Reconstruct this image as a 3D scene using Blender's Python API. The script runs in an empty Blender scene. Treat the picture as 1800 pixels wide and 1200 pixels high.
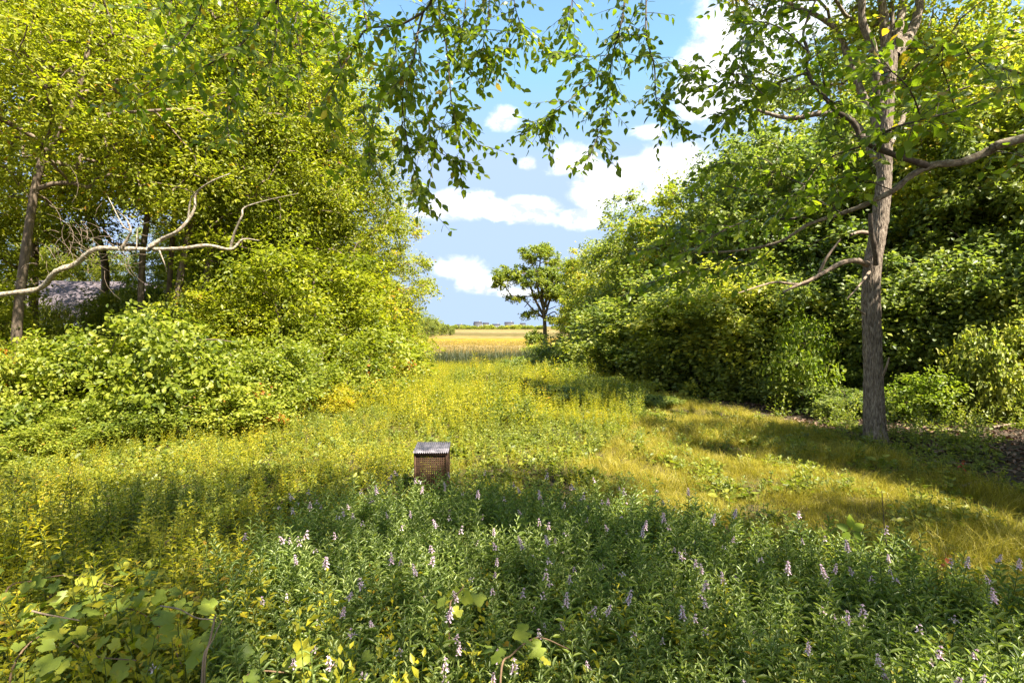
import bpy, math, random
import numpy as np
from mathutils import Vector, Matrix, Euler

scene = bpy.context.scene
R = math.radians
RNG = np.random.default_rng(7)
random.seed(7)

# ------------------------------------------------------------------ camera
CAM_H, FPX, HORIZON = 2.2, 900.0, 573.0          # focal length and horizon in photo pixels (1800 x 1200)
PITCH = math.atan((600 - HORIZON) / FPX)
cam_d = bpy.data.cameras.new('camera')
cam_d.sensor_width = 36.0
cam_d.lens = 36.0 * FPX / 1800.0
cam_d.clip_start, cam_d.clip_end = 0.05, 6000.0
cam = bpy.data.objects.new('camera', cam_d)
scene.collection.objects.link(cam)
cam.location = (0, 0, CAM_H)
cam.rotation_euler = (math.pi / 2 - PITCH, 0, 0)
scene.camera = cam

# ------------------------------------------------------------------ light
SUN_EL, SUN_AZ = 55.0, 136.0                      # azimuth clockwise from straight ahead (+Y)
SUN_DIR = Vector((math.sin(R(SUN_AZ)) * math.cos(R(SUN_EL)), math.cos(R(SUN_AZ)) * math.cos(R(SUN_EL)), math.sin(R(SUN_EL))))
sun_d = bpy.data.lights.new('sun', 'SUN')
sun_d.energy, sun_d.angle, sun_d.color = 3.8, R(0.53), (1.0, 0.94, 0.82)
sun = bpy.data.objects.new('sun', sun_d)
scene.collection.objects.link(sun)
sun.location = (20, -20, 40)
sun.rotation_euler = (-SUN_DIR).to_track_quat('-Z', 'Y').to_euler()

world = bpy.data.worlds.new('World')
scene.world = world
world.use_nodes = True
scene.view_settings.view_transform = 'Standard'
scene.view_settings.look = 'None'
scene.view_settings.exposure = 2.55
scene.view_settings.gamma = 1.0
scene.cycles.max_bounces = 12
scene.cycles.diffuse_bounces = 9
scene.cycles.transmission_bounces = 8
scene.cycles.use_denoising = True
scene.cycles.sample_clamp_indirect = 8.0

def build_world():
    nt = world.node_tree
    nt.nodes.clear()
    N, L = nt.nodes.new, nt.links.new
    out = N('ShaderNodeOutputWorld')
    bg = N('ShaderNodeBackground')
    bg.inputs['Strength'].default_value = 0.105
    sky = N('ShaderNodeTexSky')
    sky.sky_type = 'NISHITA'
    sky.sun_disc = False
    sky.sun_elevation = R(SUN_EL)
    sky.sun_rotation = R(SUN_AZ)
    sky.altitude, sky.air_density, sky.dust_density, sky.ozone_density = 0, 1.0, 0.0, 1.8
    tc = N('ShaderNodeTexCoord')
    q = tc.outputs['Generated']
    def math_(op, a, b=None, c=None):
        n = N('ShaderNodeMath'); n.operation = op
        for i, v in enumerate((a, b, c)):
            if v is None: continue
            if isinstance(v, (int, float)): n.inputs[i].default_value = v
            else: L(v, n.inputs[i])
        return n.outputs[0]
    def noise(scale, detail, rough=0.55, dist=0.0):
        n = N('ShaderNodeTexNoise')
        n.inputs['Scale'].default_value = scale
        n.inputs['Detail'].default_value = detail
        n.inputs['Roughness'].default_value = rough
        n.inputs['Distortion'].default_value = dist
        mp = N('ShaderNodeMapping'); mp.inputs['Scale'].default_value = (1, 1, 1.6)
        L(q, mp.inputs['Vector']); L(mp.outputs[0], n.inputs['Vector'])
        return n.outputs['Fac']
    # cumulus: directions and angular sizes of the separate clouds
    clouds = [(885, 213, 34, 22, 1), (800, 365, 85, 34, 1), (905, 372, 100, 26, 1), (1002, 278, 42, 36, 1), (1045, 335, 55, 50, 1),
              (1110, 325, 85, 48, 1), (1190, 290, 85, 45, 1), (1020, 385, 50, 22, 1), (805, 474, 62, 28, 1), (850, 500, 80, 22, .85), (905, 515, 70, 14, .6),
              (1290, 120, 110, 90, 1), (1350, 40, 120, 60, 1), (1230, 165, 60, 45, .9), (1140, 235, 42, 20, .55), (925, 290, 26, 16, .4), (1215, 205, 40, 20, .6)]
    field = None
    for px, py, rx, rz, amp in clouds:
        d = Vector(((px - 900) / FPX, 1, (HORIZON - py) / FPX)).normalized()
        s = N('ShaderNodeVectorMath'); s.operation = 'SUBTRACT'
        L(q, s.inputs[0]); s.inputs[1].default_value = d
        m = N('ShaderNodeVectorMath'); m.operation = 'MULTIPLY'
        L(s.outputs[0], m.inputs[0]); m.inputs[1].default_value = (FPX / rx, FPX / rx, FPX / rz)
        ln = N('ShaderNodeVectorMath'); ln.operation = 'LENGTH'
        L(m.outputs[0], ln.inputs[0])
        v = math_('SUBTRACT', 1.0, ln.outputs['Value'])
        if amp < 1: v = math_('SUBTRACT', v, (1 - amp) * 0.55)
        field = v if field is None else math_('SMOOTH_MAX', field, v, 0.15)
    n1 = noise(14.0, 8, 0.6, 0.4)
    f = math_('ADD', math_('MAXIMUM', field, -1.2), math_('MULTIPLY', math_('SUBTRACT', n1, 0.5), 1.5))
    # the same kind of fair-weather cloud over the unseen sky, cover raised for fill light
    n2 = noise(3.1, 7, 0.55, 0.3)
    n3 = noise(1.3, 2)
    sep = N('ShaderNodeSeparateXYZ'); L(q, sep.inputs[0])
    rest = math_('SUBTRACT', math_('MULTIPLY', math_('ADD', n2, math_('MULTIPLY', n3, 0.5)), 4.0), 2.95)
    front = N('ShaderNodeMapRange'); front.inputs['From Min'].default_value = 0.45; front.inputs['From Max'].default_value = 0.15
    L(sep.outputs['Y'], front.inputs['Value'])
    rest = math_('MULTIPLY', rest, front.outputs[0])
    f = math_('MAXIMUM', f, math_('SUBTRACT', rest, 0.02))
    ramp = N('ShaderNodeMapRange'); ramp.interpolation_type = 'SMOOTHSTEP'
    ramp.inputs['From Min'].default_value = 0.0; ramp.inputs['From Max'].default_value = 0.6
    ramp.inputs['To Max'].default_value = 0.94
    L(f, ramp.inputs['Value'])
    cl = N('ShaderNodeMix'); cl.data_type = 'RGBA'
    cl.inputs[6].default_value = (1.45, 1.6, 1.85, 1)
    cl.inputs[7].default_value = (3.6, 3.5, 3.4, 1)
    n4 = noise(22.0, 6, 0.6, 0.2)
    sh = N('ShaderNodeMapRange'); sh.inputs['From Min'].default_value = 0.36; sh.inputs['From Max'].default_value = 0.62
    L(n4, sh.inputs['Value']); L(sh.outputs[0], cl.inputs[0])
    mix = N('ShaderNodeMix'); mix.data_type = 'RGBA'
    tn = N('ShaderNodeMix'); tn.data_type = 'RGBA'; tn.blend_type = 'MULTIPLY'; tn.inputs[0].default_value = 1.0
    L(sky.outputs[0], tn.inputs[6]); tn.inputs[7].default_value = (.58, .66, .85, 1)
    lim = N('ShaderNodeMix'); lim.data_type = 'RGBA'; lim.blend_type = 'DARKEN'; lim.inputs[0].default_value = 1.0   # caps the sky colour so the bright horizon stays pale blue
    L(tn.outputs[2], lim.inputs[6]); lim.inputs[7].default_value = (.98, 1.30, 1.88, 1)
    L(ramp.outputs[0], mix.inputs[0]); L(lim.outputs[2], mix.inputs[6]); L(cl.outputs[2], mix.inputs[7])
    L(mix.outputs[2], bg.inputs['Color'])
    L(bg.outputs[0], out.inputs['Surface'])
build_world()

# ------------------------------------------------------------------ pixel helpers
_ca, _sa = math.cos(PITCH), math.sin(PITCH)
def P(px, py, d):
    """the point seen at a photo pixel, d metres in front of the camera plane"""
    u, v = (px - 900) / FPX, (600 - py) / FPX
    return Vector((u * d, d * (_ca + v * _sa), CAM_H + d * (v * _ca - _sa)))
def smooth(a, b, x):
    t = np.clip((np.asarray(x, float) - a) / (b - a), 0, 1)
    return t * t * (3 - 2 * t)
def hgt(x, y):
    x = np.asarray(x, float); y = np.asarray(y, float)
    z = -1.0 * smooth(13, 38, y) - 0.5 * smooth(40, 48, y)
    near = 1 - smooth(38, 44, y)
    z = z + near * (0.05 * np.sin(x * 0.9 + 1) * np.cos(y * 0.7) + 0.03 * np.sin(x * 2.3 + y * 1.7))
    z = z + 0.5 * smooth(7, 16, np.abs(x)) * (1 - smooth(28, 40, y))
    return z
def H(x, y): return float(hgt(x, y))
def G(px, py):
    """where the ray of a photo pixel meets the ground"""
    d = 8.0
    for _ in range(40):
        p = P(px, py, d)
        drop = (CAM_H - p.z) / d
        d += 0.6 * ((CAM_H - H(p.x, p.y)) / max(drop, 1e-4) - d)
        d = min(max(d, 0.5), 400)
    p = P(px, py, d)
    return Vector((p.x, p.y, H(p.x, p.y)))
def ground(x, y, dz=0.0): return Vector((x, y, H(x, y) + dz))

# ------------------------------------------------------------------ mesh helpers
def mesh(name, groups, mat=None, attrs=None, smooth_=False):
    """groups: list of (V (n,3), F (m,k)); attrs: name -> per-face floats over all groups in order"""
    Vs, off, li, tot = [], 0, [], []
    for V, F in groups:
        V = np.asarray(V, np.float32); F = np.asarray(F, np.int32)
        if len(F) == 0: continue
        Vs.append(V); li.append((F + off).ravel()); tot.append(np.full(len(F), F.shape[1], np.int32)); off += len(V)
    me = bpy.data.meshes.new(name)
    V = np.concatenate(Vs); li = np.concatenate(li); tot = np.concatenate(tot)
    me.vertices.add(len(V)); me.vertices.foreach_set('co', V.ravel())
    me.loops.add(len(li)); me.loops.foreach_set('vertex_index', li)
    me.polygons.add(len(tot))
    start = np.zeros(len(tot), np.int32); start[1:] = np.cumsum(tot)[:-1]
    me.polygons.foreach_set('loop_start', start)
    try: me.polygons.foreach_set('loop_total', tot)
    except Exception: pass
    if smooth_: me.polygons.foreach_set('use_smooth', np.ones(len(tot), bool))
    me.update(calc_edges=True)
    for k, a in (attrs or {}).items():
        at = me.attributes.new(k, 'FLOAT', 'FACE')
        at.data.foreach_set('value', np.asarray(a, np.float32))
    if mat: me.materials.append(mat)
    return me
def obj(name, me, parent=None, loc=(0, 0, 0), rot=(0, 0, 0), scale=(1, 1, 1), label=None, cat=None, group=None, kind=None):
    o = bpy.data.objects.new(name, me)
    scene.collection.objects.link(o)
    o.location, o.rotation_euler, o.scale = loc, rot, scale
    if parent: o.parent = parent
    if label: o['label'] = label
    if cat: o['category'] = cat
    if group: o['group'] = group
    if kind: o['kind'] = kind
    return o
def thing(name, label, cat, loc=(0, 0, 0), rotz=0.0, scale=(1, 1, 1), group=None, rot=None):
    return obj(name, None, None, loc, rot or (0, 0, rotz), scale, label, cat, group)
def tube(path, radii, n=6, cap=True):
    """a tapered tube along a polyline: vertices, quads"""
    p = np.asarray([tuple(v) for v in path], float)
    r = np.asarray(radii, float) * np.ones(len(p))
    t = np.gradient(p, axis=0); t /= np.linalg.norm(t, axis=1)[:, None] + 1e-9
    ref = np.array([1.0, 0, 0]) if abs(t[0][0]) < 0.8 else np.array([0, 1.0, 0])
    a = np.cross(t, ref); a /= np.linalg.norm(a, axis=1)[:, None] + 1e-9
    b = np.cross(t, a)
    th = np.linspace(0, 2 * np.pi, n, endpoint=False)
    V = p[:, None] + r[:, None, None] * (np.cos(th)[None, :, None] * a[:, None] + np.sin(th)[None, :, None] * b[:, None])
    i, j = np.meshgrid(np.arange(len(p) - 1), np.arange(n), indexing='ij')
    j2 = (j + 1) % n
    F = np.stack([i * n + j, i * n + j2, (i + 1) * n + j2, (i + 1) * n + j], -1).reshape(-1, 4)
    V = V.reshape(-1, 3)
    if cap:
        V = np.concatenate([V, p[:1], p[-1:]]); c0, c1 = len(V) - 2, len(V) - 1
        k = np.arange(n); k2 = (k + 1) % n; o = (len(p) - 1) * n
        F = np.concatenate([F, np.stack([np.full(n, c0), k2, k, k], -1)[:0], np.stack([o + k, o + k2, np.full(n, c1), np.full(n, c1)], -1)[:0]])
        return V, F
    return V, F
def spline(pts, k=6):
    """Catmull-Rom through points"""
    p = np.asarray([tuple(v) for v in pts], float)
    q = np.concatenate([[2 * p[0] - p[1]], p, [2 * p[-1] - p[-2]]])
    out = []
    for i in range(1, len(q) - 2):
        for t in np.linspace(0, 1, k, endpoint=False):
            a, b, c, d = q[i - 1], q[i], q[i + 1], q[i + 2]
            out.append(0.5 * (2 * b + (c - a) * t + (2 * a - 5 * b + 4 * c - d) * t ** 2 + (3 * b - a - 3 * c + d) * t ** 3))
    out.append(p[-1])
    return np.array(out)
def unit(v): return v / (np.linalg.norm(v, axis=-1, keepdims=True) + 1e-9)
LEAF4 = (np.array([[0, 0, 0], [.42, .5, .10], [1, 0, -.06], [.42, -.5, .10]]), np.array([[0, 2, 1], [0, 3, 2]]))
LEAF6 = (np.array([[0, 0, 0], [.28, .42, .10], [.66, .40, .08], [1, 0, -.12], [.66, -.40, .08], [.28, -.42, .10]]), np.array([[0, 3, 2, 1], [0, 5, 4, 3]]))
def leaves(pos, d, nrm, L, W, shape=LEAF4):
    """many leaves at once: base positions, directions, normals, lengths, widths"""
    T, F = shape
    d = unit(d); s = unit(np.cross(nrm, d)); n = np.cross(d, s)
    L = np.broadcast_to(L, (len(pos),)); W = np.broadcast_to(W, (len(pos),))
    V = (pos[:, None] + (T[None, :, 0, None] * L[:, None, None]) * d[:, None]
         + (T[None, :, 1, None] * W[:, None, None]) * s[:, None] + (T[None, :, 2, None] * L[:, None, None]) * n[:, None])
    Fs = (F[None] + (np.arange(len(pos)) * len(T))[:, None, None]).reshape(-1, F.shape[1])
    return V.reshape(-1, 3), Fs
def box(x0, x1, y0, y1, z0, z1):
    V = np.array([(x, y, z) for x in (x0, x1) for y in (y0, y1) for z in (z0, z1)], float)
    F = np.array([(0, 1, 3, 2), (4, 6, 7, 5), (0, 4, 5, 1), (2, 3, 7, 6), (0, 2, 6, 4), (1, 5, 7, 3)])
    return V, F
def copy_tree(o, loc, rotz, scale, label=None, group=None):
    c = o.copy(); scene.collection.objects.link(c)
    c.location, c.rotation_euler, c.scale = loc, (0, 0, rotz), scale
    if label: c['label'] = label
    if group: c['group'] = group
    for ch in list(o.children):
        k = ch.copy(); scene.collection.objects.link(k); k.parent = c
        for g in list(ch.children):
            m = g.copy(); scene.collection.objects.link(m); m.parent = k
    return c

# ------------------------------------------------------------------ materials
def new_mat(name):
    m = bpy.data.materials.new(name); m.use_nodes = True
    nt = m.node_tree; nt.nodes.clear()
    return m, nt, nt.nodes.new, nt.links.new
def ramp_node(N, stops):
    r = N('ShaderNodeValToRGB')
    e = r.color_ramp.elements
    while len(e) < len(stops): e.new(0.5)
    for k, (p, c) in enumerate(stops):
        e[k].position = p; e[k].color = (*c, 1)
    return r
def leaf_mat(name, stops, trans=0.42, rough=0.45, spec=0.35, obj_random=0.35, tcol=(1.15, 1.25, 0.45)):
    """a leaf blade: glossy upper side and light shining through; the tint of each leaf and plant varies"""
    m, nt, N, L = new_mat(name)
    out = N('ShaderNodeOutputMaterial')
    at = N('ShaderNodeAttribute'); at.attribute_name = 'tint'
    oi = N('ShaderNodeObjectInfo')
    mr = N('ShaderNodeMath'); mr.operation = 'MULTIPLY_ADD'
    L(oi.outputs['Random'], mr.inputs[0]); mr.inputs[1].default_value = obj_random; mr.inputs[2].default_value = -obj_random / 2
    ad = N('ShaderNodeMath'); ad.operation = 'ADD'; ad.use_clamp = True
    L(at.outputs['Fac'], ad.inputs[0]); L(mr.outputs[0], ad.inputs[1])
    rp = ramp_node(N, stops); L(ad.outputs[0], rp.inputs[0])
    pb = N('ShaderNodeBsdfPrincipled')
    L(rp.outputs[0], pb.inputs['Base Color'])
    pb.inputs['Roughness'].default_value = rough
    pb.inputs['Specular IOR Level'].default_value = spec
    tr = N('ShaderNodeBsdfTranslucent')
    mu = N('ShaderNodeMix'); mu.data_type = 'RGBA'; mu.blend_type = 'MULTIPLY'; mu.inputs[0].default_value = 1.0
    L(rp.outputs[0], mu.inputs[6]); mu.inputs[7].default_value = (*[c * 1.35 for c in tcol], 1)
    L(mu.outputs[2], tr.inputs['Color'])
    mx = N('ShaderNodeMixShader'); mx.inputs[0].default_value = trans
    L(pb.outputs[0], mx.inputs[1]); L(tr.outputs[0], mx.inputs[2])
    L(mx.outputs[0], out.inputs['Surface'])
    return m
def noise_mat(name, stops, scale=(4, 4, 4), detail=8, rough=0.9, bump=0.3, bump_dist=0.02, bump_scale=None, spec=0.2, distortion=0.0, metallic=0.0):
    m, nt, N, L = new_mat(name)
    out = N('ShaderNodeOutputMaterial'); pb = N('ShaderNodeBsdfPrincipled')
    tc = N('ShaderNodeTexCoord'); mp = N('ShaderNodeMapping'); mp.inputs['Scale'].default_value = scale
    L(tc.outputs['Object'], mp.inputs['Vector'])
    nz = N('ShaderNodeTexNoise'); nz.inputs['Scale'].default_value = 1.0; nz.inputs['Detail'].default_value = detail
    nz.inputs['Roughness'].default_value = 0.65; nz.inputs['Distortion'].default_value = distortion
    L(mp.outputs[0], nz.inputs['Vector'])
    rp = ramp_node(N, stops); L(nz.outputs['Fac'], rp.inputs[0]); L(rp.outputs[0], pb.inputs['Base Color'])
    pb.inputs['Roughness'].default_value = rough; pb.inputs['Specular IOR Level'].default_value = spec
    pb.inputs['Metallic'].default_value = metallic
    if bump:
        bp = N('ShaderNodeBump'); bp.inputs['Strength'].default_value = bump; bp.inputs['Distance'].default_value = bump_dist
        src = nz.outputs['Fac']
        if bump_scale:
            mp2 = N('ShaderNodeMapping'); mp2.inputs['Scale'].default_value = bump_scale; L(tc.outputs['Object'], mp2.inputs['Vector'])
            nz2 = N('ShaderNodeTexNoise'); nz2.inputs['Scale'].default_value = 1.0; nz2.inputs['Detail'].default_value = 6
            L(mp2.outputs[0], nz2.inputs['Vector']); src = nz2.outputs['Fac']
        L(src, bp.inputs['Height']); L(bp.outputs[0], pb.inputs['Normal'])
    L(pb.outputs[0], out.inputs['Surface'])
    return m

M = {}
M['leaf_left'] = leaf_mat('leaf_left', [(0, (0.091, 0.117, 0.013)), (.45, (0.215, 0.234, 0.017)), (.8, (0.338, 0.325, 0.021)), (.97, (0.429, 0.377, 0.026)), (1, (0.390, 0.195, 0.026))], trans=0.5)
M['leaf_vine'] = leaf_mat('leaf_vine', [(0, (0.078, 0.111, 0.013)), (.5, (0.208, 0.234, 0.023)), (.9, (0.364, 0.351, 0.046)), (.975, (0.416, 0.377, 0.052)), (1, (0.416, 0.143, 0.026))], trans=0.45)
M['leaf_right'] = leaf_mat('leaf_right', [(0, (0.081, 0.119, 0.035)), (.5, (0.213, 0.244, 0.053)), (.85, (0.388, 0.375, 0.060)), (1, (0.525, 0.463, 0.069))], trans=0.45, obj_random=.5)
M['leaf_oak'] = leaf_mat('leaf_oak', [(0, (0.094, 0.134, 0.022)), (.5, (0.240, 0.270, 0.032)), (.85, (0.410, 0.396, 0.040)), (1, (0.512, 0.324, 0.046))], trans=0.4)
M['leaf_yellow'] = leaf_mat('leaf_yellow', [(0, (0.099, 0.149, 0.016)), (.5, (0.184, 0.230, 0.024)), (1, (0.298, 0.311, 0.034))], trans=0.5)
M['leaf_cherry'] = leaf_mat('leaf_cherry', [(0, (0.085, 0.128, 0.015)), (.5, (0.171, 0.225, 0.018)), (.9, (0.271, 0.307, 0.021)), (1, (0.399, 0.255, 0.030))], trans=0.55, rough=0.35)
M['leaf_herb'] = leaf_mat('leaf_herb', [(0, (.12, .13, .014)), (.5, (.275, .255, .016)), (.9, (.43, .36, .018)), (1, (.45, .26, .024))], trans=0.45, obj_random=.7)
M['leaf_bloom'] = leaf_mat('leaf_bloom', [(0, (.085, .13, .042)), (.5, (.185, .235, .068)), (1, (.32, .35, .085))], trans=0.4, rough=0.35)
M['grass'] = leaf_mat('grass', [(0, (.125, .125, .017)), (.5, (.285, .235, .021)), (.9, (.43, .345, .042)), (1, (.47, .38, .11))], trans=0.4, obj_random=.75)
M['reed'] = leaf_mat('reed', [(0, (.03, .045, .022)), (.6, (.06, .078, .036)), (1, (.13, .125, .05))], trans=0.3)
M['petal'] = leaf_mat('petal', [(0, (.66, .44, .55)), (.6, (.80, .62, .70)), (1, (.88, .78, .80))], trans=0.35, obj_random=0.2, tcol=(.8, .68, .7))
M['red_leaf'] = leaf_mat('red_leaf', [(0, (.25, .03, .015)), (1, (.42, .10, .02))], trans=0.3, tcol=(1.2, .6, .3))
M['litter'] = leaf_mat('litter', [(0, (.05, .03, .018)), (.5, (.13, .076, .05)), (1, (.26, .17, .12))], trans=0.1, rough=0.8, obj_random=0.9, tcol=(1, .8, .5))
M['leaf_low'] = leaf_mat('leaf_low', [(0, (.08, .10, .02)), (.5, (.165, .19, .026)), (1, (.31, .30, .035))], trans=.4, obj_random=.6)
M['stem_green'] = noise_mat('stem_green', [(.3, (.07, .11, .02)), (.7, (.13, .15, .03))], scale=(8, 8, 8), bump=0, rough=0.6)
M['stem_brown'] = noise_mat('stem_brown', [(.3, (.10, .06, .035)), (.7, (.22, .14, .08))], scale=(12, 12, 12), bump=0.2)
M['bark_oak'] = noise_mat('bark_oak', [(.33, (.05, .034, .024)), (.46, (.16, .12, .088)), (.60, (.30, .24, .18)), (.75, (.38, .32, .25))], scale=(42, 42, 10), bump=1.0, bump_dist=0.03)
M['bark_limb'] = noise_mat('bark_limb', [(.32, (.085, .06, .04)), (.5, (.20, .155, .105)), (.66, (.38, .33, .245))], scale=(38, 38, 38), bump=0.8, bump_dist=0.008)
M['bark'] = noise_mat('bark', [(.3, (.07, .05, .035)), (.55, (.17, .125, .085)), (.75, (.26, .21, .15))], scale=(14, 14, 4), bump=0.7, bump_dist=0.02, bump_scale=(30, 30, 8))
M['bark_dark'] = noise_mat('bark_dark', [(.3, (.045, .032, .025)), (.55, (.10, .075, .055)), (.75, (.19, .16, .125))], scale=(30, 30, 30), bump=0.5, bump_dist=0.006)
M['bark_lichen'] = noise_mat('bark_lichen', [(.32, (.10, .07, .045)), (.48, (.21, .165, .115)), (.62, (.38, .34, .26))], scale=(24, 24, 24), bump=0.9, bump_dist=0.015)
M['dead_wood'] = noise_mat('dead_wood', [(.3, (.11, .075, .05)), (.55, (.24, .175, .125)), (.8, (.36, .29, .22))], scale=(22, 22, 10), bump=0.5, bump_dist=0.01)

# ------------------------------------------------------------------ setting: ground and marsh
def axis(lo, hi, step, far_lo, far_hi):
    c = np.arange(lo, hi + 1e-6, step)
    a = [lo]; 
    while a[-1] > far_lo: a.append(a[-1] - max(step, (lo - a[-1]) * 0.35 + step * 2))
    b = [hi]
    while b[-1] < far_hi: b.append(b[-1] + max(step, (b[-1] - hi) * 0.35 + step * 2))
    return np.array(a[1:][::-1] + list(c) + b[1:])
def sheet(xs, ys, fz):
    X, Y = np.meshgrid(xs, ys, indexing='ij')
    V = np.stack([X, Y, fz(X, Y)], -1).reshape(-1, 3)
    i, j = np.meshgrid(np.arange(len(xs) - 1), np.arange(len(ys) - 1), indexing='ij')
    n = len(ys)
    F = np.stack([i * n + j, (i + 1) * n + j, (i + 1) * n + j + 1, i * n + j + 1], -1).reshape(-1, 4)
    return V, F
M['soil'] = noise_mat('soil', [(.3, (.018, .013, .009)), (.5, (.04, .029, .018)), (.7, (.07, .052, .03))], scale=(3, 3, 3), bump=0.6, bump_dist=0.03, bump_scale=(25, 25, 25))
obj('ground', mesh('ground', [sheet(axis(-26, 26, 0.4, -3500, 3500), axis(-8, 50, 0.4, -300, 4500), hgt)], M['soil'], smooth_=True), kind='structure')

def marsh_mat():
    m, nt, N, L = new_mat('marsh_grass_flat')
    out = N('ShaderNodeOutputMaterial'); pb = N('ShaderNodeBsdfPrincipled')
    tc = N('ShaderNodeTexCoord'); sp = N('ShaderNodeSeparateXYZ'); L(tc.outputs['Object'], sp.inputs[0])
    lg = N('ShaderNodeMath'); lg.operation = 'LOGARITHM'; L(sp.outputs['Y'], lg.inputs[0]); lg.inputs[1].default_value = 10
    mp = N('ShaderNodeMapping'); mp.inputs['Scale'].default_value = (.012, .035, 1); L(tc.outputs['Object'], mp.inputs['Vector'])
    nz = N('ShaderNodeTexNoise'); nz.inputs['Scale'].default_value = 1; nz.inputs['Detail'].default_value = 6; L(mp.outputs[0], nz.inputs['Vector'])
    ma = N('ShaderNodeMath'); ma.operation = 'MULTIPLY_ADD'; L(nz.outputs['Fac'], ma.inputs[0]); ma.inputs[1].default_value = 0.32; L(lg.outputs[0], ma.inputs[2])
    mr = N('ShaderNodeMapRange'); mr.inputs['From Min'].default_value = 1.55 + .16; mr.inputs['From Max'].default_value = 3.0 + .16; L(ma.outputs[0], mr.inputs['Value'])
    lo = lambda y: (math.log10(y) - 1.55) / 1.45
    st = [(lo(36), (0.192, 0.117, 0.021)), (lo(50), (0.216, 0.129, 0.017)), (lo(58), (0.240, 0.168, 0.076)), (lo(82), (0.248, 0.183, 0.093)), (lo(92), (0.216, 0.148, 0.017)), (lo(128), (0.208, 0.140, 0.017)),
          (lo(150), (0.192, 0.136, 0.051)), (lo(185), (0.104, 0.082, 0.025)), (lo(235), (0.112, 0.086, 0.034)), (lo(270), (0.200, 0.148, 0.064)), (lo(400), (0.176, 0.133, 0.043)), (lo(560), (0.136, 0.105, 0.043))]
    rp = ramp_node(N, st); L(mr.outputs[0], rp.inputs[0])
    n2 = N('ShaderNodeTexNoise'); n2.inputs['Scale'].default_value = 1.0; n2.inputs['Detail'].default_value = 8
    mp2 = N('ShaderNodeMapping'); mp2.inputs['Scale'].default_value = (.35, .12, 1); L(tc.outputs['Object'], mp2.inputs['Vector']); L(mp2.outputs[0], n2.inputs['Vector'])
    r2 = ramp_node(N, [(.3, (.62, .66, .6)), (.5, (1, 1, 1)), (.72, (1.2, 1.16, 1.1))]); L(n2.outputs['Fac'], r2.inputs[0])
    mu = N('ShaderNodeMix'); mu.data_type = 'RGBA'; mu.blend_type = 'MULTIPLY'; mu.inputs[0].default_value = 1
    L(rp.outputs[0], mu.inputs[6]); L(r2.outputs[0], mu.inputs[7])
    L(mu.outputs[2], pb.inputs['Base Color']); pb.inputs['Roughness'].default_value = 1.0; pb.inputs['Specular IOR Level'].default_value = 0.05
    L(pb.outputs[0], out.inputs['Surface'])
    return m
M['marsh'] = marsh_mat()
def marsh_z(X, Y):
    return -1.05 + 0.12 * np.sin(X * 0.11 + 2) * np.sin(Y * 0.07) * smooth(45, 60, Y)
obj('marsh', mesh('marsh', [sheet(axis(-140, 140, 4, -3500, 3500), axis(40, 260, 4, 39.9, 4500)[1:], marsh_z)], M['marsh'], smooth_=True), kind='structure')

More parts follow.
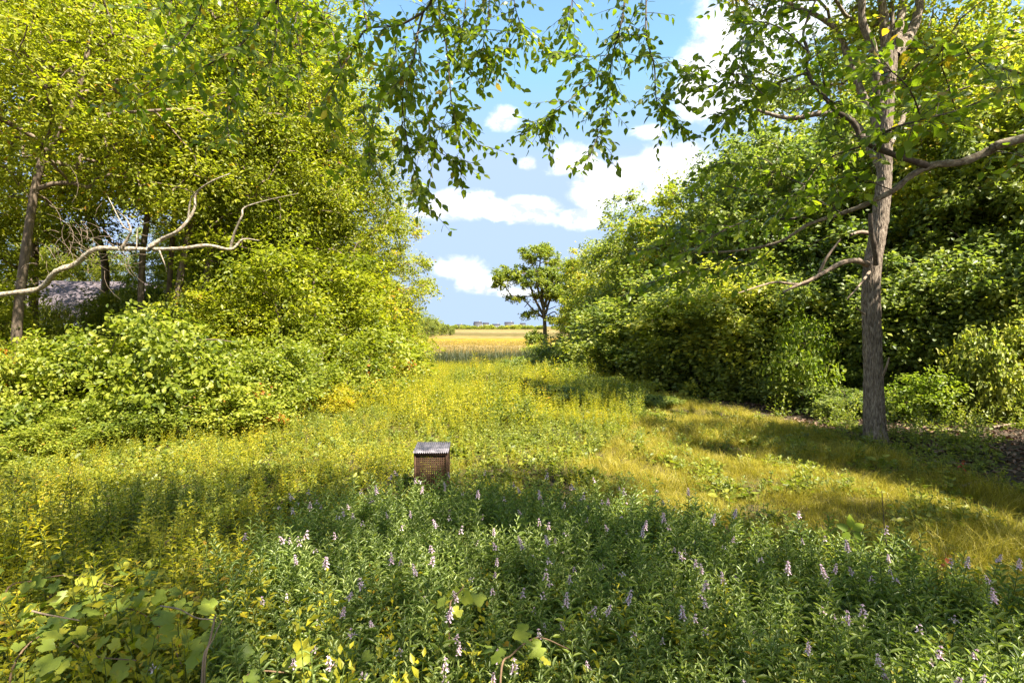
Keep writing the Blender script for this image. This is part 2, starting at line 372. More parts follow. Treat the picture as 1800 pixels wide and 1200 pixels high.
# ------------------------------------------------------------------ trees
def auto_lobes(rng, zc, rx, ry, rz, n=9, k=0.42):
    out = [((0, 0, zc), (rx * .55, ry * .55, rz * .6))]
    for i in range(n):
        a = 2 * math.pi * (i + rng.uniform(-.3, .3)) / n * 2.4
        h = rng.uniform(-.75, .85)
        w = math.sqrt(max(0.05, 1 - h * h)) * rng.uniform(.5, .78)
        s = k * rng.uniform(.75, 1.2)
        out.append(((rx * w * math.cos(a), ry * w * math.sin(a), zc + rz * h * .72), (rx * s, ry * s, rz * s)))
    return out
def gen_tree(seed, trunk, r0, r1, lobes, n_clump, n_leaf, lw, clump_r=0.55, leaf_mat_='leaf_left', bark='bark', shape=LEAF4, sides=8, twig=0.012,
             droop=0.25, stems=None, flat=0.6, tint0=0.0):
    """trunk and limbs (one mesh) that reach every clump of leaves, and the crown (one mesh), in local coordinates"""
    rng = np.random.default_rng(seed)
    trunk = spline(trunk, 6) if len(trunk) > 2 else np.array([tuple(v) for v in trunk], float)
    # clump centres on and in the lobes
    vol = np.array([l[1][0] * l[1][1] * l[1][2] for l in lobes]) ** 0.66
    pick = rng.choice(len(lobes), n_clump, p=vol / vol.sum())
    dirs = unit(rng.normal(size=(n_clump, 3))) * (rng.uniform(.25, 1, (n_clump, 1)) ** 0.4)
    C = np.array([lobes[k][0] for k in pick]) + dirs * np.array([lobes[k][1] for k in pick])
    C[:, 2] = np.maximum(C[:, 2], 0.08)
    # greedy skeleton
    nodes = [tuple(p) for p in trunk]; par = [-1] + list(range(len(trunk) - 1)); ntr = len(trunk)
    axis_i = np.array([np.argmin(np.linalg.norm(trunk - c, axis=1)) for c in C])
    order = np.argsort(np.linalg.norm(C - trunk[axis_i], axis=1))
    NP = np.zeros((ntr + n_clump * 4, 3)); NP[:ntr] = trunk; cnt = ntr
    lo_trunk = max(1, int(ntr * 0.3))
    chains = []
    for ci in order:
        c = C[ci]
        d = NP[:cnt] - c
        cost = np.linalg.norm(d, axis=1) + 0.9 * np.maximum(d[:, 2], 0)
        cost[:lo_trunk] += 2.0 if stems is None else 0
        b = int(np.argmin(cost)); p0 = NP[b]
        v = c - p0; ln = np.linalg.norm(v)
        side = rng.normal(size=3) * ln * 0.09
        ch = [b]
        for t in (0.33, 0.66, 1.0):
            q = p0 + v * t + side * math.sin(t * math.pi) + np.array([0, 0, 1]) * ln * 0.10 * math.sin(t * math.pi)
            NP[cnt] = q; par.append(ch[-1]); ch.append(cnt); cnt += 1
        chains.append(ch)
    w = np.zeros(cnt)
    for ch in chains: w[ch[-1]] += 1
    for i in range(cnt - 1, 0, -1):
        if par[i] >= 0: w[par[i]] += w[i]
    rad = twig * np.maximum(w, 1) ** 0.46
    rad = np.minimum(rad, r0 * 0.55)
    tt = np.linspace(0, 1, ntr)
    tr_r = r0 + (r1 - r0) * tt ** 0.8
    tr_r[0] *= 1.35; 
    if ntr > 3: tr_r[1] *= 1.12
    groups = [tube(trunk, tr_r, sides)]
    for ch in chains:
        rr = [min(rad[ch[1]], rad[ch[0]] if ch[0] >= ntr else 1)] + [rad[k] for k in ch[1:]]
        groups.append(tube(NP[ch], rr, 5 if rad[ch[1]] > .02 else 3))
    wood = mesh('trunk', groups, M[bark], smooth_=True)
    # leaves: sprays reaching out from each clump centre
    cen = np.array([l[0] for l in lobes]).mean(0)
    ns = 7
    sd = unit(rng.normal(size=(n_clump, ns, 3)) * np.array([1, 1, .55]) + 0.35 * unit(C - cen)[:, None])
    n = n_clump * n_leaf
    ck = np.repeat(np.arange(n_clump), n_leaf); sk = rng.integers(0, ns, n)
    dr = sd[ck, sk]
    t = rng.uniform(.05, 1, n) ** 0.8
    cr = clump_r * rng.uniform(.7, 1.35, n_clump)
    pos = C[ck] + dr * (t * cr[ck])[:, None] + rng.normal(size=(n, 3)) * (0.17 * cr[ck])[:, None]
    pos[:, 2] -= droop * cr[ck] * t * t
    ld = unit(dr * np.array([1, 1, .35]) + rng.normal(size=(n, 3)) * .65 + np.array([0, 0, -droop]))
    nr = unit(np.array([0, 0, 1]) * flat + unit(pos - cen) * .35 + rng.normal(size=(n, 3)) * .55)
    L_ = lw[0] * rng.uniform(.65, 1.25, n); W_ = L_ * lw[1]
    tint = np.clip(tint0 + .45 + rng.normal(size=n) * .16 + (rng.normal(size=n_clump) * .13)[ck], 0, 0.985)
    tint = np.where(rng.random(n) < 0.004, 1.0, tint)
    keep = pos[:, 2] > 0.02
    V, F = leaves(pos[keep], ld[keep], nr[keep], L_[keep], W_[keep], shape)
    crown = mesh('crown', [(V, F)], M[leaf_mat_], {'tint': np.repeat(tint[keep], len(shape[1]))})
    return wood, crown
def plant_tree(name, label, cat, meshes, loc, rotz=0, scale=(1, 1, 1), group=None, crown_name='crown', trunk_name='trunk'):
    t = thing(name, label, cat, loc, rotz, scale, group)
    obj(trunk_name, meshes[0], t); obj(crown_name, meshes[1], t)
    return t
def simple_trunk(h, lean=(0, 0), wob=0.12, seed=0):
    rng = np.random.default_rng(seed + 99)
    z = np.linspace(-0.15, h, 7)
    return [(lean[0] * (k / 6) ** 1.3 + rng.normal() * wob * (k > 0), lean[1] * (k / 6) ** 1.3 + rng.normal() * wob * (k > 0), zz) for k, zz in enumerate(z)]
def px_tree(path, d, base=None):
    """a trunk path through photo pixels at depth d, returned as base point and local path"""
    pts = [P(x, y, d) for x, y in path]
    b = ground(pts[0].x + (pts[0].x - pts[1].x) * .1, pts[0].y)
    pts = [Vector((b.x, b.y, b.z - .15))] + [p for p in pts if p.z > b.z + .5]
    return b, [p - b for p in pts]

LEFT_G, RIGHT_G = 'trees of the left-hand thicket', 'trees of the right-hand wood'
# --- left wall: trees whose trunks can be told apart
left_spec = [  # pixel path of the trunk, depth, radius, extra height, crown radius, label
    ([(28, 640), (32, 550), (48, 420), (64, 320), (80, 270), (106, 230), (140, 150), (160, 60)], 11.5, .115, 3.0, 3.0, 'stout tree with thick leaning trunk at the left edge of the photo'),
    ([(246, 600), (250, 460), (258, 390), (266, 320), (269, 250), (273, 150), (276, 40)], 15.0, .10, 3.0, 2.6, 'slim straight brown trunk standing left of the leaning trunks'),
    ([(292, 600), (300, 470), (306, 390), (316, 310), (330, 230), (345, 130), (350, 40)], 16.0, .09, 2.5, 2.6, 'slim tree just right of the straight brown trunk'),
    ([(300, 600), (328, 430), (352, 350), (386, 285), (396, 230), (430, 120), (450, 30)], 15.0, .11, 2.5, 2.6, 'tree with trunk leaning right behind the bare lichened branch'),
    ([(350, 610), (372, 430), (400, 360), (422, 320), (446, 265), (480, 180), (520, 80)], 16.0, .12, 2.0, 2.8, 'leaning pale trunk, rightmost of the leaning trunks on the left'),
    ([(470, 640), (476, 520), (490, 420), (500, 330), (530, 220), (560, 120)], 18.0, .12, 2.5, 3.2, 'tall leafy tree right of the leaning trunks, above the vine mound'),
]
for i, (path, d, r, extra, cr, lab) in enumerate(left_spec):
    b, loc = px_tree(path, d)
    top = loc[-1]; loc.append(top + Vector((.2, .1, extra * .6)))
    rng = np.random.default_rng(100 + i)
    zc = top.z * .74 + extra * .3; rz = top.z * .50
    lb = auto_lobes(rng, zc, cr, cr, rz, 12)
    k = (top.x * .75, top.y * .75)
    lb = [((c[0] + k[0], c[1] + k[1], c[2]), s) for c, s in lb]
    ms = gen_tree(200 + i, [tuple(p) for p in loc], r, .04, lb, 260, 120, (.12, .45), .66, 'leaf_left', 'bark')
    plant_tree('deciduous_tree', lab, 'tree', ms, b, group=LEFT_G)

# --- shared tree shapes
def std_tree(seed, h, cr, mat, bark='bark', n_clump=330, n_leaf=130, lw=(.125, .52), zc=.54, rz=.47, r0=.14, **kw):
    rng = np.random.default_rng(seed)
    return gen_tree(seed, simple_trunk(h * .82, (rng.normal() * .4, rng.normal() * .4), .12, seed), r0, .03, auto_lobes(rng, h * zc, cr, cr, h * rz, 13), n_clump, n_leaf, lw, .52, mat, bark, **kw)
SH = {
    'left_a': std_tree(11, 12.0, 3.2, 'leaf_left'), 'left_b': std_tree(12, 12.0, 3.5, 'leaf_left'), 'left_h': std_tree(13, 12.0, 3.4, 'leaf_left', zc=.70, rz=.32, n_clump=300),
    'right_a': std_tree(21, 10.0, 3.2, 'leaf_right', zc=.52, rz=.5, lw=(.15, .6)), 'right_b': std_tree(22, 10.0, 3.4, 'leaf_right', zc=.54, rz=.48, lw=(.15, .6)), 'right_c': std_tree(23, 10.0, 3.2, 'leaf_oak', zc=.53, rz=.49, lw=(.15, .6)),
}
def std_place(kind, px, d, top_py, name, lab, group, rotz, wide=1.0, x=None, h0=None):
    X = (px - 900) / FPX * d
    z = H(X, d)
    top = CAM_H + (HORIZON - top_py) / FPX * d
    h0 = h0 or (12.0 if kind.startswith('left') else 10.0)
    s = (top - z) / h0 * .96
    return plant_tree(name, lab, 'tree', SH[kind], (X, d, z), rotz, (s * wide, s * wide, s), group)
for kind, px, d, top, rz, wd, lab in [
    ('left_a', 655, 25.0, 335, .4, 1.15, 'rounded leafy tree at the far left corner of the clearing, beside the marsh gap'),
    ('left_b', 600, 22.0, 130, 1.7, .95, 'tall leafy tree behind the rounded tree on the left, its crown edging the sky'),
    ('left_a', 520, 20.5, 10, 3.0, .95, 'tall leafy tree second in from the sky gap on the left'),
    ('left_h', 430, 21.0, -90, 4.4, .9, 'tall bright leafy tree behind the leaning trunks'),
    ('left_h', 190, 18.0, -150, 5.1, .95, 'tall bright tree behind the slim straight brown trunk'),
    ('left_h', 60, 16.0, -190, 0.6, .9, 'tall bright tree in the upper left corner of the photo'),
    ('left_a', -90, 13.0, -120, 2.1, 1.0, 'leafy tree cut off by the left edge of the photo'),
    ('left_h', 320, 27.0, -20, 2.9, 1.0, 'hazy tree far back inside the left thicket'),
    ('left_a', 655, 33.0, 470, 3.3, 1.3, 'low spreading tree at the back of the left thicket, nearest the marsh'),
]:
    std_place(kind, px, d, top, 'deciduous_tree', lab, LEFT_G, rz, wd)
for kind, px, d, top, rz, wd, lab in [
    ('right_c', 1075, 31.0, 400, .3, 1.25, 'rounded tree right of the lone tree, first in the right-hand wood'),
    ('right_a', 1150, 26.0, 318, 1.9, 1.2, 'broad tree second in the right-hand wood after the lone tree'),
    ('right_c', 1240, 22.5, 255, 3.6, 1.15, 'broad tree with olive crown third in the right-hand wood'),
    ('right_b', 1330, 19.5, 215, 4.9, 1.1, 'leafy tree left of the thick oak trunk, crown against the clouds'),
    ('right_a', 1440, 20.0, 120, 0.9, 1.1, 'tall tree just behind and left of the thick oak trunk'),
    ('right_b', 1620, 17.0, 30, 2.2, .95, 'tall tree behind and right of the thick oak trunk'),
    ('right_c', 1740, 14.5, -80, 5.6, .9, 'tall tree at the upper right corner of the photo'),
    ('right_a', 1880, 12.5, -60, 3.9, .95, 'leafy tree cut off by the right edge of the photo'),
    ('right_b', 1540, 24.0, 30, 1.2, 1.1, 'tall tree deep in the wood behind the oak'),
    ('right_a', 1720, 22.0, 20, 4.1, 1.1, 'tall tree deep in the wood at far right'),
]:
    std_place(kind, px, d, top, 'deciduous_tree', lab, RIGHT_G, rz, wd)

# --- the lone tree at the marsh edge
def lone_tree():
    d = 44.0
    base = ground(P(958, 600, d).x, P(958, 600, d).y)
    T = [P(958, 640, d), P(958, 590, d), P(957, 560, d), P(955, 535, d), P(952, 510, d), P(948, 480, d), P(950, 455, d)]
    loc = [Vector((T[0].x - base.x, 0, -.1))] + [p - base for p in T[1:]]
    lob = []
    for x, y, rx, rz in [(950, 448, 38, 15), (985, 470, 30, 20), (905, 480, 32, 15), (880, 490, 14, 14), (945, 490, 42, 16), (1000, 500, 24, 18), (985, 515, 24, 10), (905, 525, 16, 7), (960, 512, 30, 12),
                         (930, 548, 14, 5), (1000, 545, 12, 12), (1012, 480, 14, 20), (975, 560, 14, 6), (940, 590, 18, 8)]:
        c = P(x, y, d) - base
        lob.append(((c.x, RNG.uniform(-1, 1) * .8, c.z), (rx / FPX * d, rx / FPX * d * .9, rz / FPX * d)))
    ms = gen_tree(31, [tuple(p) for p in loc], .22, .05, lob, 270, 150, (.17, .62), .44, 'leaf_oak', 'bark', twig=.016)
    t = plant_tree('oak_tree', 'lone open-crowned tree standing by the marsh in the middle of the view', 'tree', ms, base)
    for path, r0 in [([(956, 555), (940, 525), (930, 500), (912, 490), (888, 488)], .13), ([(957, 560), (938, 545), (926, 532), (914, 522)], .10), ([(956, 545), (945, 505), (938, 470), (930, 455)], .13), ([(959, 552), (968, 525), (985, 512), (1005, 505)], .12),
                     ([(958, 540), (964, 505), (975, 480), (990, 462)], .13), ([(959, 556), (975, 548), (982, 560)], .06), ([(961, 545), (978, 538)], .05), ([(930, 530), (922, 540)], .04)]:
        q = spline([P(x, y, d + .4 * math.sin(k * 2 + x)) - base for k, (x, y) in enumerate(path)], 5)
        obj('limb', mesh('limb', [tube(q, np.linspace(r0, .03, len(q)), 7)], M['bark'], smooth_=True), t)
lone_tree()

# --- the big oak on the right, with furrowed bark and dead limbs
def oak():
    d = 10.3
    base = G(1538, 772)
    d = base.y
    path = [P(1540, 800, d), P(1538, 760, d), P(1536, 690, d), P(1534, 610, d), P(1531, 530, d), P(1533, 470, d), P(1543, 410, d), P(1551, 350, d), P(1555, 290, d), P(1556, 230, d), P(1560, 170, d), P(1566, 110, d), P(1568, 60, d)]
    loc = [p - base for p in path]; loc[0].z = -.2
    sp = spline(loc, 22)
    wid = np.interp(np.linspace(0, 1, len(sp)), [0, .09, .2, .5, .6, .66, .8, 1], [.25, .18, .152, .132, .126, .118, .108, .095])
    n = 120
    V, F = tube(sp, wid, n, cap=False)
    V = V.reshape(len(sp), n, 3)
    c = sp[:, None]
    rad = V - c
    th = np.linspace(0, 2 * np.pi, n, endpoint=False)[None]; s = np.arange(len(sp))[:, None]
    rg = np.random.default_rng(5)
    f = np.zeros((len(sp), n))
    for k in range(60):                       # furrows: many narrow waves that run mostly lengthwise
        fr, fs, ph = rg.integers(16, 60), rg.normal() * .30, rg.uniform(0, 6.28)
        f += np.abs(np.sin(fr * th * .5 + fs * s + ph)) * rg.uniform(.4, 1)
    f = (f - f.mean()) / f.std()
    lump = .5 * np.sin(2 * th + s * .06) + .5 * np.sin(3 * th - s * .045 + 1)
    knots = np.zeros_like(f)
    for ks, kt, am in [(92, 3.4, .10), (128, 3.0, .20), (122, 0.2, .14), (140, 4.6, .16), (150, 1.5, .13), (78, 5.5, .08), (104, .3, .10), (170, 2.5, .12)]:
        dth = np.angle(np.exp(1j * (th - kt)))
        knots += am * np.exp(-((s - ks) / 5.0) ** 2 - (dth / .38) ** 2)
    root = 0.10 * np.maximum(0, np.sin(5 * th + .7)) * np.exp(-s / 12.0)
    V = c + rad * (1 + .042 * f + .035 * lump + knots + root)[..., None]
    t = thing('oak_tree', 'big oak with thick furrowed trunk and bare dead limbs on the right', 'tree', base)
    obj('trunk', mesh('trunk', [(V.reshape(-1, 3), F)], M['bark_oak'], smooth_=True), t)
    def limb(pts, r0, r1, mat='bark_oak', name='limb'):
        q = spline([p - base for p in pts], 6)
        rr = np.linspace(r0, r1, len(q)) * (1 + .10 * np.sin(np.arange(len(q)) * 1.7) * RNG.uniform(.3, 1, len(q)))
        return obj(name, mesh(name, [tube(q, rr, 9)], M[mat], smooth_=True), t)
    D = lambda x, y, dd=0: P(x, y, d + dd)
    # forks above
    limb([D(1560, 130), D(1558, 80), D(1553, 30), D(1545, -40), D(1530, -140)], .11, .05)
    limb([D(1566, 100), D(1578, 60, .1), D(1585, 20, .2), D(1592, -60, .3), D(1598, -160, .4)], .10, .04)
    limb([D(1572, 100), D(1600, 60, .2), D(1614, 20, .3), D(1620, -40, .4), D(1640, -140, .6)], .11, .05)
    limb([D(1545, 190), D(1535, 90, -.2), D(1516, 40, -.3), D(1514, -20, -.4), D(1500, -120, -.6)], .085, .04)
    limb([D(1556, 250), D(1500, 130, .3), D(1475, 60, .4), D(1440, 30, .5), D(1385, 5, .6), D(1330, -40, .8)], .07, .03)
    limb([D(1552, 300), D(1500, 215, .3), D(1445, 200, .5), D(1400, 208, .6), D(1370, 205, .7), D(1330, 193, .8)], .075, .03)
    limb([D(1555, 270), D(1585, 215, .2), D(1592, 195, .3), D(1620, 186, .4), D(1680, 150, .5)], .06, .02)
    # dead limbs low on the trunk
    limb([D(1525, 465, -.15), D(1505, 458, -.3), D(1480, 462, -.4), D(1455, 475, -.5), D(1425, 492, -.6), D(1400, 502, -.6), D(1376, 514, -.7)], .055, .018, 'dead_wood', 'dead_limb')
    limb([D(1432, 488, -.6), D(1412, 500, -.55), D(1385, 498, -.6), D(1362, 496, -.6), D(1335, 503, -.7), D(1298, 515, -.8)], .032, .010, 'dead_wood', 'dead_limb')
    limb([D(1440, 480, -.5), D(1452, 455, -.6), D(1466, 435, -.65), D(1478, 420, -.7)], .028, .012, 'dead_wood', 'dead_limb')
    limb([D(1528, 478, -.2), D(1518, 492, -.4), D(1505, 508, -.5), D(1490, 524, -.55)], .026, .008, 'dead_wood', 'dead_limb')
    limb([D(1540, 465, -.22), D(1538, 440, -.35), D(1531, 405, -.45), D(1530, 375, -.5)], .05, .035, 'bark_dark', 'dead_limb')
    limb([D(1528, 410, -.1), D(1512, 408, -.2), D(1495, 413, -.3)], .04, .025, 'dead_wood', 'dead_limb')
    limb([D(1520, 552, -.2), D(1510, 545, -.3), D(1503, 540, -.35)], .018, .006, 'dead_wood', 'dead_limb')
    limb([D(1552, 660, -.25), D(1558, 645, -.35), D(1563, 628, -.4)], .022, .014, 'dead_wood', 'dead_limb')
    # crown: high above, mostly out of the picture
    lob = []
    for x, y, dd, rx, rz in [(1560, -100, 0, 2.4, 1.2), (1400, -40, .5, 1.5, .8), (1700, -60, .6, 1.8, 1.0), (1500, -250, .5, 2.2, 1.2), (1650, -250, .3, 2.2, 1.2), (1480, 60, .9, 1.0, .5),
                             (1350, 150, 1.0, .9, .4), (1660, 110, .9, 1.1, .6), (1560, 90, 1.6, 1.2, .6), (1420, 160, 1.3, .9, .4), (1740, 80, 0.4, 1.2, .8)]:
        c = D(x, y, dd) - base
        lob.append((tuple(c), (rx, rx * .8, rz)))
    trunk = [tuple(p) for p in loc[7:]] + [tuple(D(1568, -80) - base)]
    w, cr = gen_tree(41, trunk, .06, .03, lob, 230, 110, (.11, .55), .5, 'leaf_oak', 'bark_oak')
    obj('branches', w, t); obj('crown', cr, t)
oak()

# --- shrubs and young trees along both edges
def bush(seed, h, r, mat, n_clump=70, n_leaf=110, lw=(.10, .55), shape=LEAF4, bark='bark', clump_r=.38, tint0=0.0, nl=8):
    rng = np.random.default_rng(seed)
    lb = [((0, 0, h * .45), (r * .75, r * .75, h * .4))]
    for i in range(nl):
        a = i * 2.4 + rng.uniform(-.4, .4); q = rng.uniform(.35, .75) * r
        zz = h * rng.uniform(.18, .8) * (1 - .3 * q / r)
        lb.append(((q * math.cos(a), q * math.sin(a), zz), (r * .42, r * .42, h * .26)))
    return gen_tree(seed, [(0, 0, -.1), (rng.normal() * .1, rng.normal() * .1, h * .3), (rng.normal() * .2, rng.normal() * .2, h * .7)], .035 + .012 * h, .015, lb, n_clump, n_leaf, lw, clump_r, mat, bark,
                    shape=shape, sides=6, twig=.006, stems=True, flat=.75, tint0=tint0)
SH.update({
    'vine_a': bush(51, 2.0, 1.5, 'leaf_vine', 110, 150, (.085, .72), LEAF6), 'vine_b': bush(52, 2.0, 1.4, 'leaf_vine', 110, 150, (.08, .75), LEAF6), 'vine_c': bush(55, 2.0, 1.5, 'leaf_vine', 110, 190, (.065, .7), LEAF4),
    'sap_l': bush(59, 5.2, 1.5, 'leaf_left', 190, 120, (.11, .5), LEAF4, clump_r=.5, nl=16), 'sap_r': bush(60, 5.2, 1.6, 'leaf_right', 190, 115, (.125, .62), LEAF4, clump_r=.5, nl=16),
    'shrub_a': bush(53, 2.0, 1.4, 'leaf_right', 90, 120, (.10, .55)), 'shrub_b': bush(54, 2.0, 1.3, 'leaf_right', 90, 120, (.11, .6), LEAF6),
    'lime_a': bush(56, 1.8, 1.2, 'leaf_yellow', 55, 80, (.10, .6), LEAF6), 'willow_a': bush(57, 2.0, 1.3, 'leaf_herb', 90, 130, (.09, .4), tint0=-.05),
    'dark_a': bush(58, 2.0, 1.3, 'leaf_oak', 90, 120, (.10, .5)),
})
def place_bush(kind, px, py, d, top, wide, rotz, name, lab, group, cat='shrub'):
    X = (px - 900) / FPX * d
    z = H(X, d)
    h = CAM_H + (HORIZON - top) / FPX * d - z
    s = h / {'lime_a': 1.8, 'sap_l': 5.2, 'sap_r': 5.2}.get(kind, 2.0) * .95
    w = wide / FPX * d / 2 / 1.4
    return plant_tree(name, lab, cat, SH[kind], (X, d, z), rotz, (w, w, s), group, 'foliage', 'stem')
LB, RB = 'bushes along the left edge of the clearing', 'bushes along the right edge of the clearing'
for kind, px, d, top, wide, rz, lab in [
    ('vine_a', 30, 9.6, 590, 270, .2, 'broad-leaved bush at the left edge of the photo, below the bare branch'),
    ('vine_b', 175, 10.2, 570, 270, 1.4, 'broad-leaved sunlit bush below the grey roof'),
    ('vine_a', 330, 11.0, 498, 300, 2.6, 'tall pale vine-covered mound below the leaning trunks'),
    ('vine_c', 255, 9.6, 660, 230, 3.9, 'low dark-centred bush in front of the vine mound'),
    ('vine_c', 460, 12.2, 560, 260, 5.0, 'sunlit vine-covered bush right of the pale mound'),
    ('vine_b', 395, 10.4, 655, 220, 0.9, 'small leafy bush in front of the sunlit vine bush, by the yellow meadow'),
    ('vine_c', 560, 14.5, 555, 240, 1.1, 'leafy bush under the tall trees, midway along the left edge'),
    ('willow_a', 540, 12.8, 650, 180, 2.2, 'feathery yellow-green bush midway along the left edge'),
    ('vine_a', 630, 18.5, 530, 230, 2.9, 'tall bush under the rounded tree on the left'),
    ('willow_a', 640, 16.5, 600, 150, .1, 'yellow-green bush below the rounded tree on the left'),
    ('dark_a', 676, 21.5, 550, 130, 3.1, 'dark green bush at the far end of the left edge'),
    ('vine_c', 712, 27.0, 552, 95, 4.2, 'bush with reddish leaf tips beside the marsh gap'),
    ('dark_a', 120, 13.0, 556, 240, 4.9, 'shaded bush behind the broad-leaved bushes, under the grey roof'),
    ('vine_c', 60, 8.6, 715, 210, 5.2, 'low bush at the left edge of the photo, by the meadow'),
    ('vine_b', -60, 8.8, 560, 220, 2.0, 'bush cut off by the left edge of the photo'),
]:
    place_bush(kind, px, 0, d, top, wide, rz, 'leafy_bush', lab, LB)
for kind, px, d, top, wide, rz, lab in [
    ('dark_a', 955, 41.0, 588, 100, .2, 'pale-leaved bush at the foot of the lone tree'),
    ('shrub_a', 990, 34.0, 575, 120, 1.2, 'dark bush right of the lone tree'),
    ('shrub_b', 940, 30.0, 622, 100, 4.0, 'low bush in front of the lone tree beside the marsh'),
    ('shrub_b', 1040, 28.0, 560, 130, 2.2, 'bush at the foot of the first tree in the right-hand wood'),
    ('shrub_a', 1090, 23.5, 570, 150, 3.2, 'dark bush at the foot of the second tree in the right-hand wood'),
    ('shrub_b', 1160, 19.5, 585, 160, 4.2, 'broad-leaved bush midway along the right edge'),
    ('shrub_a', 1230, 18.0, 555, 170, 5.2, 'shaded bush left of the yellow-green sapling'),
    ('shrub_b', 1330, 15.5, 560, 200, .7, 'bluish green bush below the dead limbs of the oak'),
    ('lime_a', 1420, 13.2, 525, 150, 1.7, 'bright yellow-green sapling left of the oak trunk'),
    ('shrub_a', 1400, 14.4, 600, 190, 2.7, 'dark twiggy bush under the yellow-green sapling'),
    ('shrub_b', 1480, 12.6, 670, 150, 3.7, 'low leafy bush at the foot of the oak'),
    ('lime_a', 1625, 11.4, 640, 170, 4.7, 'thin layered sapling with lime leaves right of the oak trunk'),
    ('shrub_b', 1660, 14.5, 480, 230, 5.7, 'tall understory bush behind the lime sapling right of the oak'),
    ('shrub_a', 1600, 16.0, 450, 260, .3, 'tall dark understory bush directly behind the oak trunk'),
    ('shrub_b', 1765, 11.0, 520, 150, 1.3, 'pale-leaved bush at the right edge of the photo'),
    ('shrub_a', 1800, 14.0, 430, 260, 2.3, 'tall understory bush deep at the right edge of the photo'),
    ('shrub_b', 1480, 17.5, 430, 260, 3.3, 'tall understory bush behind the yellow-green sapling'),
    ('shrub_a', 1380, 18.5, 450, 240, 4.3, 'tall understory bush behind the bluish green bush'),
    ('shrub_a', 1540, 13.8, 640, 160, 1.0, 'shaded bush close behind the base of the oak'),
]:
    place_bush(kind, px, 0, d, top, wide, rz, 'leafy_bush', lab, RB)

# ------------------------------------------------------------------ leaves hanging into the picture from the two trees overhead
def big_leaf(L, W, n=4, curl=.18, fold=.16, petiole=.18):
    """one blade with a folded midrib, drooping tip and a short stalk"""
    t = np.linspace(0, 1, n + 1)
    wd = W * .5 * np.sin(np.pi * np.clip(t, 0, 1) ** .8) ** .85 * (1 - .25 * t)
    wd[0] = wd[-1] = 0
    x = petiole * L + t * L; z = -curl * L * t ** 2
    V = [(xx, 0, zz) for xx, zz in zip(x, z)]
    up = fold * wd
    a = len(V); V += [(xx, w, zz + u) for xx, w, zz, u in zip(x[1:-1], wd[1:-1], z[1:-1], up[1:-1])]
    b = len(V); V += [(xx, -w, zz + u) for xx, w, zz, u in zip(x[1:-1], wd[1:-1], z[1:-1], up[1:-1])]
    F3, F4 = [(0, 1, a), (0, b, 1), (n - 1, n, a + n - 2), (n - 1, b + n - 2, n)], []
    for k in range(1, n - 1):
        F4 += [(k, k + 1, a + k, a + k - 1), (k, b + k - 1, b + k, k + 1)]
    s = len(V); V += [(0, .02 * W, 0), (0, -.02 * W, 0), (petiole * L * 1.05, -.02 * W, 0), (petiole * L * 1.05, .02 * W, 0)]
    F4.append((s, s + 1, s + 2, s + 3))
    return np.array(V), np.array(F4), np.array(F3)
def leaf_mesh(name, V, F4, F3, mat, tint):
    return mesh(name, [(V, F4), (V, F3)], mat, {'tint': np.full(len(F4) + len(F3), tint)})
CHERRY = [leaf_mesh('leaf', *big_leaf(l, w, 4, c), M['leaf_cherry'], t) for l, w, c, t in [(.072, .046, .2, .2), (.078, .050, .1, .45), (.064, .044, .3, .6), (.074, .044, .05, .8), (.066, .046, .2, .35), (.076, .047, .15, .95)]]
def frame_rot(d, n):
    d = Vector(d).normalized(); s = Vector(n).cross(d).normalized(); u = d.cross(s)
    return Matrix((d, s, u)).transposed().to_euler()
